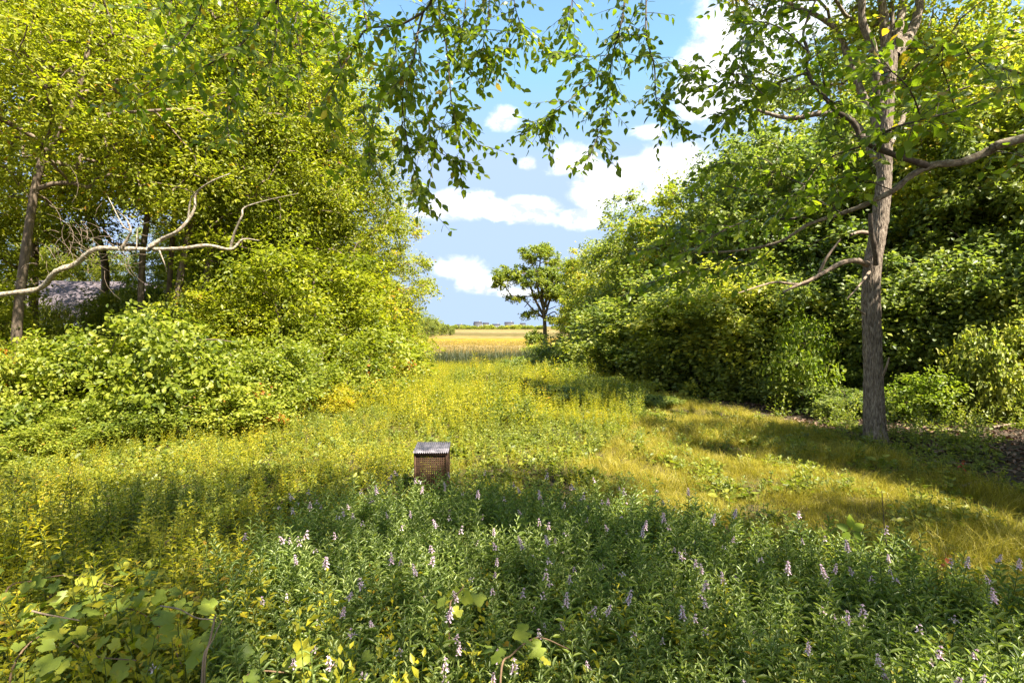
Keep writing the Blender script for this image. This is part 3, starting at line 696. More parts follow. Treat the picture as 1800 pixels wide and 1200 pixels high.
def hanging_tree(label, base, trunk, limbs, twigs, seed, n_single=300, shade=None, density=1.45):
    """limbs: world polylines with radii; twigs: (pixel polyline, depth, r0, side twigs per metre)"""
    rng = np.random.default_rng(seed)
    t = thing('cherry_tree', label, 'tree', base)
    loc = lambda p: np.asarray(tuple(p)) - np.asarray(tuple(base))
    q = spline([loc(p) for p in trunk[0]], 8)
    obj('trunk', mesh('trunk', [tube(q, np.linspace(*trunk[1], len(q)), 16)], M['bark_dark'], smooth_=True), t)
    for pts, r0, r1 in limbs:
        q = spline([loc(p) for p in pts], 8)
        rr = np.linspace(r0, r1, len(q)) * (1 + .09 * np.sin(np.arange(len(q)) * 1.1) + rng.normal(size=len(q)) * .03)
        obj('limb', mesh('limb', [tube(q, rr, 12)], M['bark_limb'] if r0 > .02 else M['bark_dark'], smooth_=True), t)
    LP, LD, LN = [], [], []
    twig_groups = []
    def leaf_run(path, sp=.035, start=.1):
        seg = np.linalg.norm(np.diff(path, axis=0), axis=1); cum = np.concatenate([[0], np.cumsum(seg)])
        m = int(cum[-1] / sp)
        for k in range(m + 1):
            s = cum[-1] * (start + (1 - start) * k / max(1, m))
            p = np.array([np.interp(s, cum, path[:, c]) for c in range(3)])
            j = min(len(path) - 2, np.searchsorted(cum, s, side='right') - 1)
            tg = unit(path[j + 1] - path[j])
            sd = unit(np.cross(tg, [0, 0, 1])) * (1 if k % 2 else -1)
            d = unit(tg * rng.uniform(.4, .9) + sd * rng.uniform(.5, 1) + np.array([0, 0, -1]) * rng.uniform(0, .75) + rng.normal(size=3) * .4)
            LP.append(p); LD.append(d); LN.append(unit(np.array([0, -.25, .8]) + rng.normal(size=3) * .6 + .25 * sd))
    for path, d, r0, per in twigs:
        n = len(path)
        dd = [d + .25 * math.sin(k * 1.3 + d * 7) for k in range(n)]
        w = np.array([loc(P(x, y, e)) for (x, y), e in zip(path, dd)])
        w = spline(w, 5)
        twig_groups.append(tube(w, np.linspace(r0, .0022, len(w)), 6))
        ln = np.linalg.norm(np.diff(w, axis=0), axis=1).sum()
        for k in range(int(ln * per * density)):
            f = rng.uniform(.06, 1.0) if k else 1.0
            i = min(len(w) - 2, int(f * (len(w) - 1)))
            p0 = w[i]; tg = unit(w[i + 1] - w[i])
            ll = rng.uniform(.10, .32)
            sd = unit(rng.normal(size=3) * np.array([1, 1, .5]))
            v = unit(tg * .8 + sd * 1.1 + np.array([0, 0, -.12]))
            tp = np.array([p0 + v * ll * s + np.array([0, 0, -1]) * ll * .12 * s * s for s in np.linspace(0, 1, 5)])
            twig_groups.append(tube(tp, np.linspace(.0026, .001, 5), 4))
            leaf_run(tp)
        leaf_run(w[int(len(w) * .45):], .05)
    obj('twig', mesh('twig', twig_groups, M['bark_dark'], smooth_=True), t)
    LP, LD, LN = np.array(LP), np.array(LD), np.array(LN)
    # the leaves that show largest are objects of their own
    wp = LP + loc((0, 0, 0)) * -1
    depth = wp[:, 1]
    u = 900 + FPX * wp[:, 0] / np.maximum(depth, .1); v = HORIZON - FPX * (wp[:, 2] - CAM_H) / np.maximum(depth, .1)
    vis = (u > 0) & (u < 1800) & (v > 0) & (v < 1200) & (depth > .5)
    order = np.argsort(np.where(vis, depth, 1e3)); single = order[:n_single]; rest = order[n_single:]
    for k in single:
        s = rng.uniform(.6, 1.05)
        obj('leaf', CHERRY[rng.integers(len(CHERRY))], t, LP[k], frame_rot(LD[k], LN[k]), (s, s, s))
    Vs, F4s, F3s, ti, off = [], [], [], [], 0
    V0, F4, F3 = big_leaf(.072, .047, 4, .16)
    d = unit(LD[rest]); sdv = unit(np.cross(LN[rest], d)); nv = np.cross(d, sdv); sc = rng.uniform(.6, 1.05, len(rest))
    V = LP[rest][:, None] + sc[:, None, None] * (V0[None, :, 0, None] * d[:, None] + V0[None, :, 1, None] * sdv[:, None] + V0[None, :, 2, None] * nv[:, None])
    offs = (np.arange(len(rest)) * len(V0))[:, None, None]
    tint = np.clip(.5 + rng.normal(size=len(rest)) * .25, 0, .98); tint[rng.random(len(rest)) < .012] = 1
    A4, A3 = (F4[None] + offs).reshape(-1, 4), (F3[None] + offs).reshape(-1, 3)
    Vf = V.reshape(-1, 3)
    me = mesh('foliage', [(Vf, A4), (Vf, A3)], M['leaf_cherry'], {'tint': np.concatenate([np.repeat(tint, len(F4)), np.repeat(tint, len(F3))])})
    obj('foliage', me, t, kind='stuff')
    if shade:                                  # unseen crown above the camera, spread and thickened to shade the foreground
        w_, c_ = gen_tree(seed + 5, [tuple(loc(p)) for p in shade[0]], .05, .03, [(tuple(loc(c)), s) for c, s in shade[1]], shade[2], shade[3], (.10, .55), .5, 'leaf_cherry', 'bark_dark')
        obj('branches', w_, t); obj('crown', c_, t, kind='stuff')
    print('cherry leaves', len(LP))
    return t
A_tw = [
    ([(762, -40), (757, 5), (744, 22), (734, 60), (728, 100), (712, 133), (707, 187), (707, 265)], 3.4, .011, 13),
    ([(744, 22), (700, 45), (645, 52), (620, 90), (600, 122), (570, 175), (553, 206)], 3.3, .008, 13),
    ([(772, -40), (772, 30), (784, 78), (790, 140), (797, 200), (815, 226), (845, 262)], 3.6, .008, 13),
    ([(862, -40), (858, 30), (850, 80), (862, 108)], 3.9, .006, 18),
    ([(900, -40), (905, 10), (918, 50)], 4.0, .005, 16),
    ([(497, -30), (484, 8), (462, 34), (432, 70), (402, 94), (342, 126), (285, 150), (225, 182)], 3.5, .010, 13),
    ([(490, -20), (488, 40), (482, 85), (470, 150)], 3.7, .005, 13),
    ([(730, 60), (770, 40), (790, 20)], 3.5, .005, 10),
    ([(712, 133), (690, 150), (660, 175), (625, 195)], 3.4, .005, 15),
    ([(707, 187), (716, 250), (730, 310), (742, 362)], 3.4, .004, 18),
    ([(734, 60), (740, 120), (752, 200), (765, 260), (820, 290)], 3.7, .005, 14),
    ([(402, 94), (420, 140), (400, 200), (405, 260)], 3.6, .005, 14),
    ([(600, 122), (585, 60), (560, 20), (540, -30)], 3.5, .006, 13),
    ([(645, 52), (640, 10), (628, -40)], 3.5, .006, 13),
    ([(368, -30), (350, 20), (330, 60), (300, 90)], 3.6, .006, 13),
    ([(330, -30), (290, 10), (260, 20)], 3.8, .005, 13),
    ([(700, 45), (690, 110), (650, 240), (655, 300)], 3.6, .005, 13),
    ([(820, -30), (815, 40), (800, 90), (840, 140)], 3.9, .005, 12),
    ([(560, -30), (520, 30), (530, 110), (500, 160)], 3.9, .005, 10),
]
baseA = ground(-1.6, -3.2)
hangA = (baseA, )
hanging_tree('tree overhead whose leafy twigs hang down from the top left and centre', baseA,
    ([baseA + Vector((0, 0, -.2)), baseA + Vector((.1, .1, 1.5)), baseA + Vector((0, .4, 3.2)), baseA + Vector((.2, 1.0, 5.0)), baseA + Vector((.3, 1.4, 7.0))], (.22, .10)),
    [([baseA + Vector((.1, .6, 3.8)), Vector((-1.2, -.6, 4.6)), Vector((-.9, 1.4, 4.9)), P(775, -60, 3.4)], .07, .014),
     ([Vector((-.95, 1.2, 4.9)), Vector((-.4, 2.6, 5.1)), P(880, -60, 3.9)], .03, .008),
     ([Vector((-1.0, 1.0, 4.85)), Vector((-1.6, 2.4, 5.0)), P(520, -60, 3.5)], .035, .011),
     ([Vector((-1.6, 2.4, 5.0)), Vector((-2.1, 3.0, 5.0)), P(350, -60, 3.6)], .02, .007)],
    A_tw, 61, 300,
    ([baseA + Vector((.1, .6, 3.4)), baseA + Vector((.2, 1.0, 5.0)), baseA + Vector((.3, 1.4, 7.0)), baseA + Vector((.3, 1.6, 8.5))],
     [((x + .4 * math.sin(y * 3), y, 8.0 + .7 * math.sin(x * 1.7 + y)), (1.45, 1.25, .7)) for x in (-3.4, -1.4, .6, 2.4) for y in (-4.2, -2.4, -.8, .6, 1.8)] + [((-4.6, 1.5, 7.6), (1.3, 1.2, .7)), ((1.0, 3.0, 7.6), (1.4, 1.0, .6))], 360, 120))
B_tw = [
    ([(1100, -40), (1097, 10), (1090, 50), (1078, 92), (1070, 150), (1064, 206), (1050, 240), (1036, 280)], 3.9, .008, 14),
    ([(1064, 125), (1020, 160), (985, 190), (955, 214), (908, 240)], 3.9, .004, 18),
    ([(1080, 95), (1040, 100), (1000, 96), (965, 92)], 3.9, .003, 9),
    ([(1137, -40), (1136, 60), (1150, 115), (1153, 172), (1165, 195), (1205, 232)], 3.8, .007, 13),
    ([(1150, 115), (1185, 110), (1215, 140)], 3.8, .003, 14),
    ([(1078, 92), (1100, 60), (1115, 20)], 3.9, .003, 10),
    ([(1010, -30), (1003, 20), (1000, 60)], 4.1, .004, 13),
    ([(1418, 128), (1370, 145), (1340, 165), (1290, 190), (1245, 203)], 3.3, .006, 15),
    ([(1420, 90), (1380, 55), (1340, 40), (1310, 62), (1300, 110), (1285, 160)], 3.4, .005, 15),
    ([(1340, 165), (1300, 130), (1255, 150), (1215, 165)], 3.3, .004, 15),
    ([(1425, 20), (1400, 15), (1340, 5)], 3.5, .004, 13),
    ([(1290, -40), (1296, 10), (1330, 60)], 3.6, .004, 10),
    ([(1400, 385), (1370, 384), (1320, 386), (1262, 410), (1220, 440)], 3.6, .010, 14),
    ([(1512, 258), (1470, 272), (1440, 290), (1415, 325), (1390, 346)], 3.4, .007, 13),
    ([(1415, 325), (1350, 300), (1300, 290), (1250, 285)], 3.5, .004, 14),
    ([(1445, 165), (1470, 182), (1500, 180), (1550, 165)], 3.3, .005, 14),
    ([(1418, 110), (1440, 100), (1450, 160), (1430, 60)], 3.4, .005, 9),
    ([(1530, 255), (1560, 230), (1620, 210), (1680, 195), (1740, 170), (1810, 140)], 3.0, .008, 14),
    ([(1620, 210), (1600, 160), (1560, 120), (1520, 95)], 3.1, .005, 16),
    ([(1680, 195), (1660, 130), (1640, 80)], 3.0, .004, 13),
    ([(1740, 265), (1780, 270), (1830, 290)], 2.9, .005, 10),
    ([(1800, 130), (1720, 110), (1690, 70)], 3.0, .005, 11),
    ([(1570, 335), (1500, 310), (1460, 320)], 3.3, .004, 13),
    ([(1480, 375), (1430, 350), (1370, 355), (1300, 330)], 3.5, .004, 14),
    ([(1370, 425), (1330, 460), (1290, 470)], 3.7, .004, 10),
    ([(1300, 440), (1250, 470), (1190, 480), (1140, 500)], 3.8, .005, 12),
    ([(1222, 445), (1180, 430), (1130, 440)], 3.8, .004, 12),
    ([(1260, 410), (1200, 400), (1150, 395)], 3.8, .004, 10),
]
baseB = ground(5.0, 2.1)
hanging_tree('tree whose grey lichened limb reaches in from the right edge of the photo', baseB,
    ([baseB + Vector((0, 0, -.2)), baseB + Vector((.05, 0, 1.5)), baseB + Vector((-.05, .1, 3.2)), baseB + Vector((-.1, .1, 5.0)), baseB + Vector((-.2, .2, 7.5))], (.24, .09)),
    [([baseB + Vector((0, .05, 3.3)), Vector((3.9, 2.6, 3.45)), P(1800, 243, 2.9), P(1740, 265, 3.0), P(1690, 285, 3.05), P(1640, 290, 3.1), P(1600, 310, 3.15), P(1570, 335, 3.2), P(1520, 360, 3.3), P(1480, 375, 3.4), P(1420, 395, 3.5), P(1370, 425, 3.6), P(1300, 440, 3.75), P(1222, 445, 3.85)], .029, .006),
     ([P(1630, 291, 3.1), P(1580, 275, 3.1), P(1530, 255, 3.15), P(1512, 240, 3.2), P(1500, 215, 3.2), P(1470, 195, 3.25), P(1445, 165, 3.3), P(1425, 140, 3.3), P(1418, 110, 3.35), P(1420, 90, 3.35), P(1412, 60, 3.4), P(1425, 20, 3.45), P(1445, -20, 3.5)], .019, .006),
     ([baseB + Vector((-.05, .1, 4.4)), Vector((3.4, 2.8, 5.0)), Vector((2.0, 3.6, 5.2)), P(1140, -50, 3.8)], .06, .010),
     ([Vector((2.1, 3.55, 5.2)), Vector((1.4, 3.9, 5.0)), P(1005, -40, 4.0)], .02, .007)],
    B_tw, 62, 300,
    ([baseB + Vector((0, 0, 3.6)), baseB + Vector((-.1, .1, 5.2)), baseB + Vector((-.2, .2, 7.5)), baseB + Vector((-.2, .2, 8.8))],
     [((x + .4 * math.sin(y * 3), y, 8.2 + .7 * math.sin(x * 1.7 + y)), (1.45, 1.25, .8)) for x in (4.2, 6.0, 7.8) for y in (-3.4, -1.4, .5)] + [((4.4, 2.3, 8.4), (1.3, 1.0, .7)), ((9.4, -.6, 8), (1.5, 1.4, .8)), ((9.0, -2.6, 8), (1.5, 1.4, .8))], 320, 120))

# ------------------------------------------------------------------ scattered growth
def src(name, me):
    return bpy.data.objects.new(name, me)
def scatter(name, label, cat, pts, sources, idx, rot, scl):
    """one mass of small plants: a point for each, the plants set on them by geometry nodes"""
    col = bpy.data.collections.new(name + '_kinds')
    for k, me in enumerate(sources):
        col.objects.link(src('kind_%02d_%s' % (k, name), me))
    me = bpy.data.meshes.new(name)
    me.vertices.add(len(pts)); me.vertices.foreach_set('co', np.asarray(pts, np.float32).ravel())
    a = me.attributes.new('rot', 'FLOAT_VECTOR', 'POINT'); a.data.foreach_set('vector', np.asarray(rot, np.float32).ravel())
    a = me.attributes.new('scl', 'FLOAT', 'POINT'); a.data.foreach_set('value', np.asarray(scl, np.float32))
    a = me.attributes.new('idx', 'INT', 'POINT'); a.data.foreach_set('value', np.asarray(idx, np.int32))
    o = obj(name, me, label=label, cat=cat, kind='stuff')
    ng = bpy.data.node_groups.new(name, 'GeometryNodeTree')
    ng.interface.new_socket('Geometry', in_out='INPUT', socket_type='NodeSocketGeometry')
    ng.interface.new_socket('Geometry', in_out='OUTPUT', socket_type='NodeSocketGeometry')
    N, L = ng.nodes.new, ng.links.new
    gi, go = N('NodeGroupInput'), N('NodeGroupOutput')
    iop = N('GeometryNodeInstanceOnPoints')
    ci = N('GeometryNodeCollectionInfo'); ci.inputs['Collection'].default_value = col
    ci.inputs['Separate Children'].default_value = True; ci.inputs['Reset Children'].default_value = True
    def attr(n, typ):
        q = N('GeometryNodeInputNamedAttribute'); q.data_type = typ; q.inputs['Name'].default_value = n
        return q.outputs['Attribute']
    L(gi.outputs[0], iop.inputs['Points']); L(ci.outputs[0], iop.inputs['Instance'])
    iop.inputs['Pick Instance'].default_value = True
    L(attr('idx', 'INT'), iop.inputs['Instance Index'])
    e2r = N('FunctionNodeEulerToRotation'); L(attr('rot', 'FLOAT_VECTOR'), e2r.inputs[0]); L(e2r.outputs[0], iop.inputs['Rotation'])
    L(attr('scl', 'FLOAT'), iop.inputs['Scale'])
    L(iop.outputs[0], go.inputs[0])
    md = o.modifiers.new('scatter', 'NODES'); md.node_group = ng
    return o
def herb(seed, h, n, L, W, up=.5, mats=('leaf_herb', 'stem_green'), shape=LEAF4, bush_=0.0, droop=.3, tip=.45, bare=.08):
    """an upright leafy stem; leaves in a spiral, shorter towards the tip"""
    rng = np.random.default_rng(seed)
    lean = rng.normal(size=2) * .10 * h
    z = np.linspace(0, 1, 6)
    path = np.stack([lean[0] * z ** 2, lean[1] * z ** 2, h * z], -1)
    g = [tube(path, np.linspace(.0045, .002, 6), 4)]
    f = np.linspace(bare, 1, n); a = np.arange(n) * 2.4 + rng.normal(size=n) * .3
    pos = np.stack([np.interp(f, z, path[:, c]) for c in range(3)], -1)
    d = np.stack([np.cos(a), np.sin(a), up * (.3 + f) + rng.normal(size=n) * .2], -1)
    if bush_ > 0:
        k = rng.random(n) < .6
        pos = pos + np.where(k[:, None], unit(d) * (bush_ * rng.uniform(.2, 1, n) * (1.15 - f))[:, None], 0)
        d = d + rng.normal(size=(n, 3)) * .4
    Ls = L * rng.uniform(.75, 1.2, n) * (1 - (1 - tip) * f ** 2)
    nr = unit(np.array([0, 0, 1.0]) + rng.normal(size=(n, 3)) * .3 - .5 * np.stack([np.cos(a), np.sin(a), 0 * a], -1) * up)
    V, F = leaves(pos, d, nr, Ls, Ls * W, shape)
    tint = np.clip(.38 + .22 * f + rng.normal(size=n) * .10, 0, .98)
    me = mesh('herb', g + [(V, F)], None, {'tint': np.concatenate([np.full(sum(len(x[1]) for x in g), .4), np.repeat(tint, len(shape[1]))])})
    me.materials.append(M[mats[1]]); me.materials.append(M[mats[0]])
    mi = np.ones(len(me.polygons), np.int32); mi[:sum(len(x[1]) for x in g)] = 0
    me.polygons.foreach_set('material_index', mi)
    return me
def tuft(seed, n, h, w, spread, mat='grass', bend=.6):
    rng = np.random.default_rng(seed)
    a = rng.uniform(0, 6.28, n); p0 = np.stack([rng.normal(size=n) * spread, rng.normal(size=n) * spread, np.zeros(n)], -1)
    d = np.stack([np.cos(a), np.sin(a), np.zeros(n)], -1); hh = h * rng.uniform(.6, 1.2, n); bd = bend * rng.uniform(.3, 1.3, n)
    s = np.stack([-np.sin(a), np.cos(a), np.zeros(n)], -1) * w
    up = np.array([0, 0, 1.0])
    m1 = p0 + up * (hh * .55)[:, None] + d * (hh * bd * .25)[:, None]
    m2 = p0 + up * (hh * (.9 - .25 * bd))[:, None] + d * (hh * bd * .9)[:, None]
    V = np.stack([p0 - s, p0 + s, m1 + s * .8, m1 - s * .8, m2], 1).reshape(-1, 3)
    o = (np.arange(n) * 5)[:, None]
    F4 = np.array([[0, 1, 2, 3]]) + o; F3 = np.array([[3, 2, 4]]) + o
    t = np.clip(.5 + rng.normal(size=n) * .22, 0, 1)
    return mesh('tuft', [(V, F4), (V, F3)], M[mat], {'tint': np.concatenate([t, t])})
def xl(y): return np.interp(y, [1, 4, 8.0, 9.5, 11, 13, 18, 26, 38], [-4, -6.5, -9.6, -8.6, -6.6, -6.0, -6.0, -6.4, -9])
def xr(y): return np.interp(y, [1, 5, 6.5, 7.7, 10, 12, 14, 17, 25, 38], [5, 6.2, 6.7, 6.6, 6.6, 6.0, 5.4, 4.6, 3.6, 4])
def sample(n, y0, y1, pw=1.0, rng=RNG, wedge=1.04):
    """points over the clearing, thinner with distance; only what the view could plausibly take in"""
    out = []
    while sum(len(o) for o in out) < n:
        y = y0 + (y1 - y0) * rng.random(n * 2) ** pw; x = rng.uniform(-11, 11, n * 2)
        k = (x > xl(y)) & (x < xr(y)) & (np.abs(x) < y * wedge + 1.2)
        out.append(np.stack([x[k], y[k]], -1))
    return np.concatenate(out)[:n]
def inside(pts, poly):
    x, y = pts[:, 0], pts[:, 1]; c = np.zeros(len(pts), bool)
    for (x1, y1), (x2, y2) in zip(poly, poly[1:] + poly[:1]):
        c ^= ((y1 > y) != (y2 > y)) & (x < (x2 - x1) * (y - y1) / (y2 - y1 + 1e-12) + x1)
    return c
def px_poly(pts): return [tuple(G(*p)[:2]) for p in pts]
LAWN = px_poly([(1010, 830), (1130, 740), (1150, 695), (1260, 695), (1480, 770), (1640, 830), (1800, 880), (1900, 930), (1900, 1180), (1700, 1100), (1560, 1020), (1400, 1010), (1230, 985), (1080, 905)])
def vnoise(p, s, seed):
    """smooth value noise over the ground"""
    rng = np.random.default_rng(seed); g = rng.random((64, 64))
    q = p / s + 30; i = np.floor(q).astype(int); f = q - i; f = f * f * (3 - 2 * f)
    a = lambda dx, dy: g[(i[:, 0] + dx) % 64, (i[:, 1] + dy) % 64]
    return (a(0, 0) * (1 - f[:, 0]) + a(1, 0) * f[:, 0]) * (1 - f[:, 1]) + (a(0, 1) * (1 - f[:, 0]) + a(1, 1) * f[:, 0]) * f[:, 1]
def lay(p): return np.concatenate([p, hgt(p[:, 0], p[:, 1])[:, None] - .01], 1)
def rots(n, tilt, rng=RNG): return np.stack([rng.normal(size=n) * tilt, rng.normal(size=n) * tilt, rng.uniform(0, 6.28, n)], -1)

# meadow herbs
HERBS = [herb(71, .62, 32, .095, .27), herb(72, .70, 36, .09, .24), herb(73, .55, 30, .10, .32), herb(74, .60, 40, .075, .42, bush_=.20), herb(75, .5, 44, .07, .55, bush_=.26), herb(76, .65, 40, .085, .42, bush_=.18), herb(77, .75, 34, .10, .5, bush_=.22), herb(78, .6, 40, .085, .5, bush_=.22, mats=('leaf_low', 'stem_green')), herb(79, .7, 44, .10, .36, bush_=.12, mats=('leaf_low', 'stem_green'))]
BLOOM_XY = px_poly([(430, 1060), (560, 960), (680, 925), (900, 925), (1100, 930), (1250, 985), (1400, 1025), (1560, 1040), (1700, 1120), (1900, 1200), (1900, 2600), (330, 2600), (380, 1280)])
p = sample(12500, 2.2, 37, 1.45)
in_l, in_b = inside(p, LAWN), inside(p, BLOOM_XY)
keep = (~in_b | (RNG.random(len(p)) < .35)) & (~in_l | (RNG.random(len(p)) < .10))
boxp = np.array([P(756, 800, 6.45).x, 6.6])
keep &= np.abs(p - boxp).max(1) > .30
p = p[keep]; in_l = in_l[keep]
n = len(p); nv = vnoise(p, 1.6, 3)
idx = np.where(nv > .52, RNG.integers(3, 7, n), RNG.integers(0, 3, n))
green = vnoise(p, 1.9, 12) + .10 * np.clip(p[:, 0] - .3, -1.5, 2) > .62
idx = np.where(green & (RNG.random(n) < .75), RNG.integers(7, 9, n), idx)
sc = RNG.uniform(.6, 1.05, n) * (.62 + .75 * vnoise(p, 2.3, 21)) * np.interp(p[:, 1], [2, 5, 7, 10, 16, 36], [.85, .85, .62, .8, 1.15, 1.3]) * (.75 + .5 * vnoise(p, 1.1, 4))
sc[in_l] *= .4
near_box = (np.abs(p[:, 0] - boxp[0]) < .5) & (p[:, 1] < 6.5) & (p[:, 1] > 4.6)
sc[near_box] *= .62
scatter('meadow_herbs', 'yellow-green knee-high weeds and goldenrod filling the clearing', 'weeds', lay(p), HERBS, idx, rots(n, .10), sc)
# low ground plants that hide the soil
LM = ('leaf_low', 'stem_green')
LOW = [herb(81, .16, 16, .07, .6, bush_=.10, shape=LEAF6, mats=LM), herb(82, .2, 20, .06, .5, bush_=.12, mats=LM), herb(83, .12, 12, .09, .7, bush_=.08, shape=LEAF6, mats=LM)]
p = sample(11000, 1.6, 24, 1.5)
k = ~inside(p, LAWN) | (vnoise(p, .55, 8) > .55); p = p[k]; n = len(p); lw_ = np.where(inside(p, LAWN), 1.05, 1.0)
scatter('ground_cover', 'low broad-leaved plants covering the soil between the taller weeds', 'ground cover', lay(p), LOW, RNG.integers(0, 3, n), rots(n, .12), RNG.uniform(.7, 1.4, n) * lw_)
# grass
TUFTS = [tuft(91, 26, .20, .0018, .045), tuft(92, 22, .26, .0018, .05, bend=.9), tuft(93, 30, .15, .0016, .06, bend=1.0)]
p = sample(36000, 3.5, 20, 1.4)
k = inside(p, LAWN) | (RNG.random(len(p)) < .12); p = p[k]; n = len(p)
scatter('lawn_grass', 'fine yellowish grass of the open patch at the right', 'grass', lay(p), TUFTS, RNG.integers(0, 3, n), rots(n, .25), RNG.uniform(.6, 1.15, n) * (.45 + 1.0 * vnoise(p, .7, 41)))
# reeds along the far end of the clearing, marsh tussocks beyond
REED = [tuft(95, 9, 1.15, .012, .10, 'reed', .25), tuft(96, 8, 1.3, .011, .12, 'reed', .2)]
n = 4200
p = np.stack([RNG.uniform(-13, 6, n), RNG.normal(37.8, .9, n)], -1)
scatter('reeds', 'dark green reeds between the clearing and the golden marsh', 'reeds', lay(p), REED, RNG.integers(0, 2, n), rots(n, .06), RNG.uniform(.8, 1.45, n))
M['marsh_tuft'] = leaf_mat('marsh_tuft', [(0, (.16, .11, .02)), (.5, (.27, .18, .03)), (1, (.34, .26, .12))], trans=.3, obj_random=.9)
MT = [tuft(97, 12, .35, .012, .16, 'marsh_tuft', .6), tuft(98, 12, .28, .012, .2, 'marsh_tuft', .8)]
n = 9000
y = 40 + 70 * RNG.random(n) ** 1.3; x = RNG.uniform(-.24, .12, n) * y
scatter('marsh_grass', 'golden tufts of salt grass on the marsh', 'grass', np.stack([x, y, np.full(n, -1.06)], -1), MT, RNG.integers(0, 2, n), rots(n, .1), RNG.uniform(.5, 1.2, n))
# leaf litter under the wood on the right
V0, F0 = LEAF6
LIT = []
for k in range(3):
    T = V0 * np.array([.085, .06, .12 + .1 * k]); T[:, 2] += .004
    LIT.append(mesh('dry_leaf', [(T, F0)], M['litter'], {'tint': [.5, .5]}))
n = 14000
p = np.stack([RNG.uniform(4.5, 17, n), RNG.uniform(7.2, 17, n)], -1)
k = ~inside(p, LAWN) & (p[:, 0] < p[:, 1] * 1.1 + .5); p = p[k]; n = len(p); q = lay(p); q[:, 2] += .015
scatter('leaf_litter', 'dry brown leaves lying under the trees at the right', 'leaf litter', q, LIT, RNG.integers(0, 3, n), rots(n, .35), RNG.uniform(.6, 1.3, n))
n = 9000
p = np.stack([RNG.uniform(-17, -4, n), RNG.uniform(8, 24, n)], -1); p = p[p[:, 0] < xl(p[:, 1])]; n = len(p); q = lay(p); q[:, 2] += .015
scatter('leaf_litter', 'dry leaves lying under the thicket at the left', 'leaf litter', q, LIT, RNG.integers(0, 3, n), rots(n, .35), RNG.uniform(.6, 1.3, n))

n = 2600
p = np.stack([RNG.uniform(5.5, 15, n), RNG.uniform(5.8, 14, n)], -1)
k = ~inside(p, LAWN) & (p[:, 0] > xr(p[:, 1]) - .4) & (p[:, 0] < p[:, 1] * 1.08 + .4) & (vnoise(p, .8, 31) > .58); p = p[k]; n = len(p)
scatter('woodland_seedlings', 'small leafy seedlings coming up through the leaf litter at the right', 'seedlings', lay(p), LOW + [HERBS[7]], RNG.integers(0, 4, n), rots(n, .15), RNG.uniform(.6, 1.2, n))

# ------------------------------------------------------------------ flowering plants in the foreground
def bloom_parts(seed, h, spike):
    rng = np.random.default_rng(seed)
    z = np.linspace(0, 1, 7); lean = rng.normal(size=2) * .05
    path = np.stack([lean[0] * z ** 2, lean[1] * z ** 2, h * z], -1)
    stem = mesh('stem', [tube(path, np.linspace(.004, .0022, 7), 5)], M['stem_green'])
    top = 1 - spike / h if spike else 1.0
    f, a = [], []
    for k, ff in enumerate(np.linspace(.10, top - .01, 15)):
        for s in (0, 1): f.append(ff); a.append(k * math.pi / 2 + s * math.pi + rng.normal() * .25)
    f, a = np.array(f), np.array(a); n = len(f)
    pos = np.stack([np.interp(f, z, path[:, c]) for c in range(3)], -1)
    d = np.stack([np.cos(a), np.sin(a), .35 + .5 * f + rng.normal(size=n) * .15], -1)
    L = .092 * np.interp(f, [0, .3, .7, 1], [.7, 1, .95, .45]) * rng.uniform(.85, 1.15, n)
    V, F = leaves(pos, d, unit(np.array([0, 0, 1.0]) - .4 * unit(d)), L, L * .24, LEAF6)
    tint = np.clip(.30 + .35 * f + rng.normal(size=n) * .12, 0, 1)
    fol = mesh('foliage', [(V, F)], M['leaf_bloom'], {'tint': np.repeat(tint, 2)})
    fl = None
    if spike:
        g = []; ti = []
        m = int(spike / .0125) * 4
        for k in range(m):
            t = (k // 4) / max(1, m // 4 - 1)
            aa = (k % 4) * math.pi / 2 + (k // 4) * .4 + rng.normal() * .15
            p0 = np.array([np.interp(top + (1 - top) * t, z, path[:, c]) for c in range(3)])
            ln = .022 * (1 - .5 * t) * rng.uniform(.6, 1.2); w = .0068 * (1 - .5 * t)
            dv = unit(np.array([math.cos(aa), math.sin(aa), .45 + .4 * t])); sv = unit(np.cross(dv, [0, 0, 1])); uv = np.cross(sv, dv)
            e = p0 + dv * ln
            Vv = [p0]
            for q in range(5): Vv.append(p0 + dv * ln * .72 + w * (math.cos(q * 1.2566) * sv + math.sin(q * 1.2566) * uv))
            Vv += [e + uv * w * 1.5, e - uv * w * 1.7 + sv * w * .8, e - uv * w * 1.7 - sv * w * .8]
            Fv = [(0, 1 + q, 1 + (q + 1) % 5) for q in range(5)] + [(1, 6, 2), (2, 6, 3), (4, 7, 5), (4, 8, 7)]
            g.append((np.array(Vv), np.array(Fv))); ti += [min(1, max(0, .45 + rng.normal() * .25))] * len(Fv)
        fl = mesh('flower_spike', g, M['petal'], {'tint': ti})
    return stem, fol, fl
BLOOMS = [bloom_parts(301, .68, .047), bloom_parts(302, .60, .032), bloom_parts(303, .75, .064), bloom_parts(304, .55, .022), bloom_parts(305, .65, .04)]
LEAFY = [bloom_parts(311 + k, h, 0) for k, h in enumerate((.60, .54, .64))]
rb = np.random.default_rng(17)
cand = np.stack([rb.uniform(-3.2, 6.2, 9000), 1.35 + 4.2 * rb.random(9000) ** 1.15], -1)
cand = cand[inside(cand, BLOOM_XY) & (np.abs(cand[:, 0]) < cand[:, 1] * 1.02 + .5)]
sel = []
cell = {}
for c in cand:                                  # keep stems a little apart
    key = (int(c[0] / .10), int(c[1] / .10))
    if key in cell: continue
    cell[key] = 1
    c = c + rb.normal(size=2) * .12
    sel.append(c)
sel = np.array(sel); print('bloom stems', len(sel))
rb.shuffle(sel)
n_fl = min(300, int(len(sel) * .42))
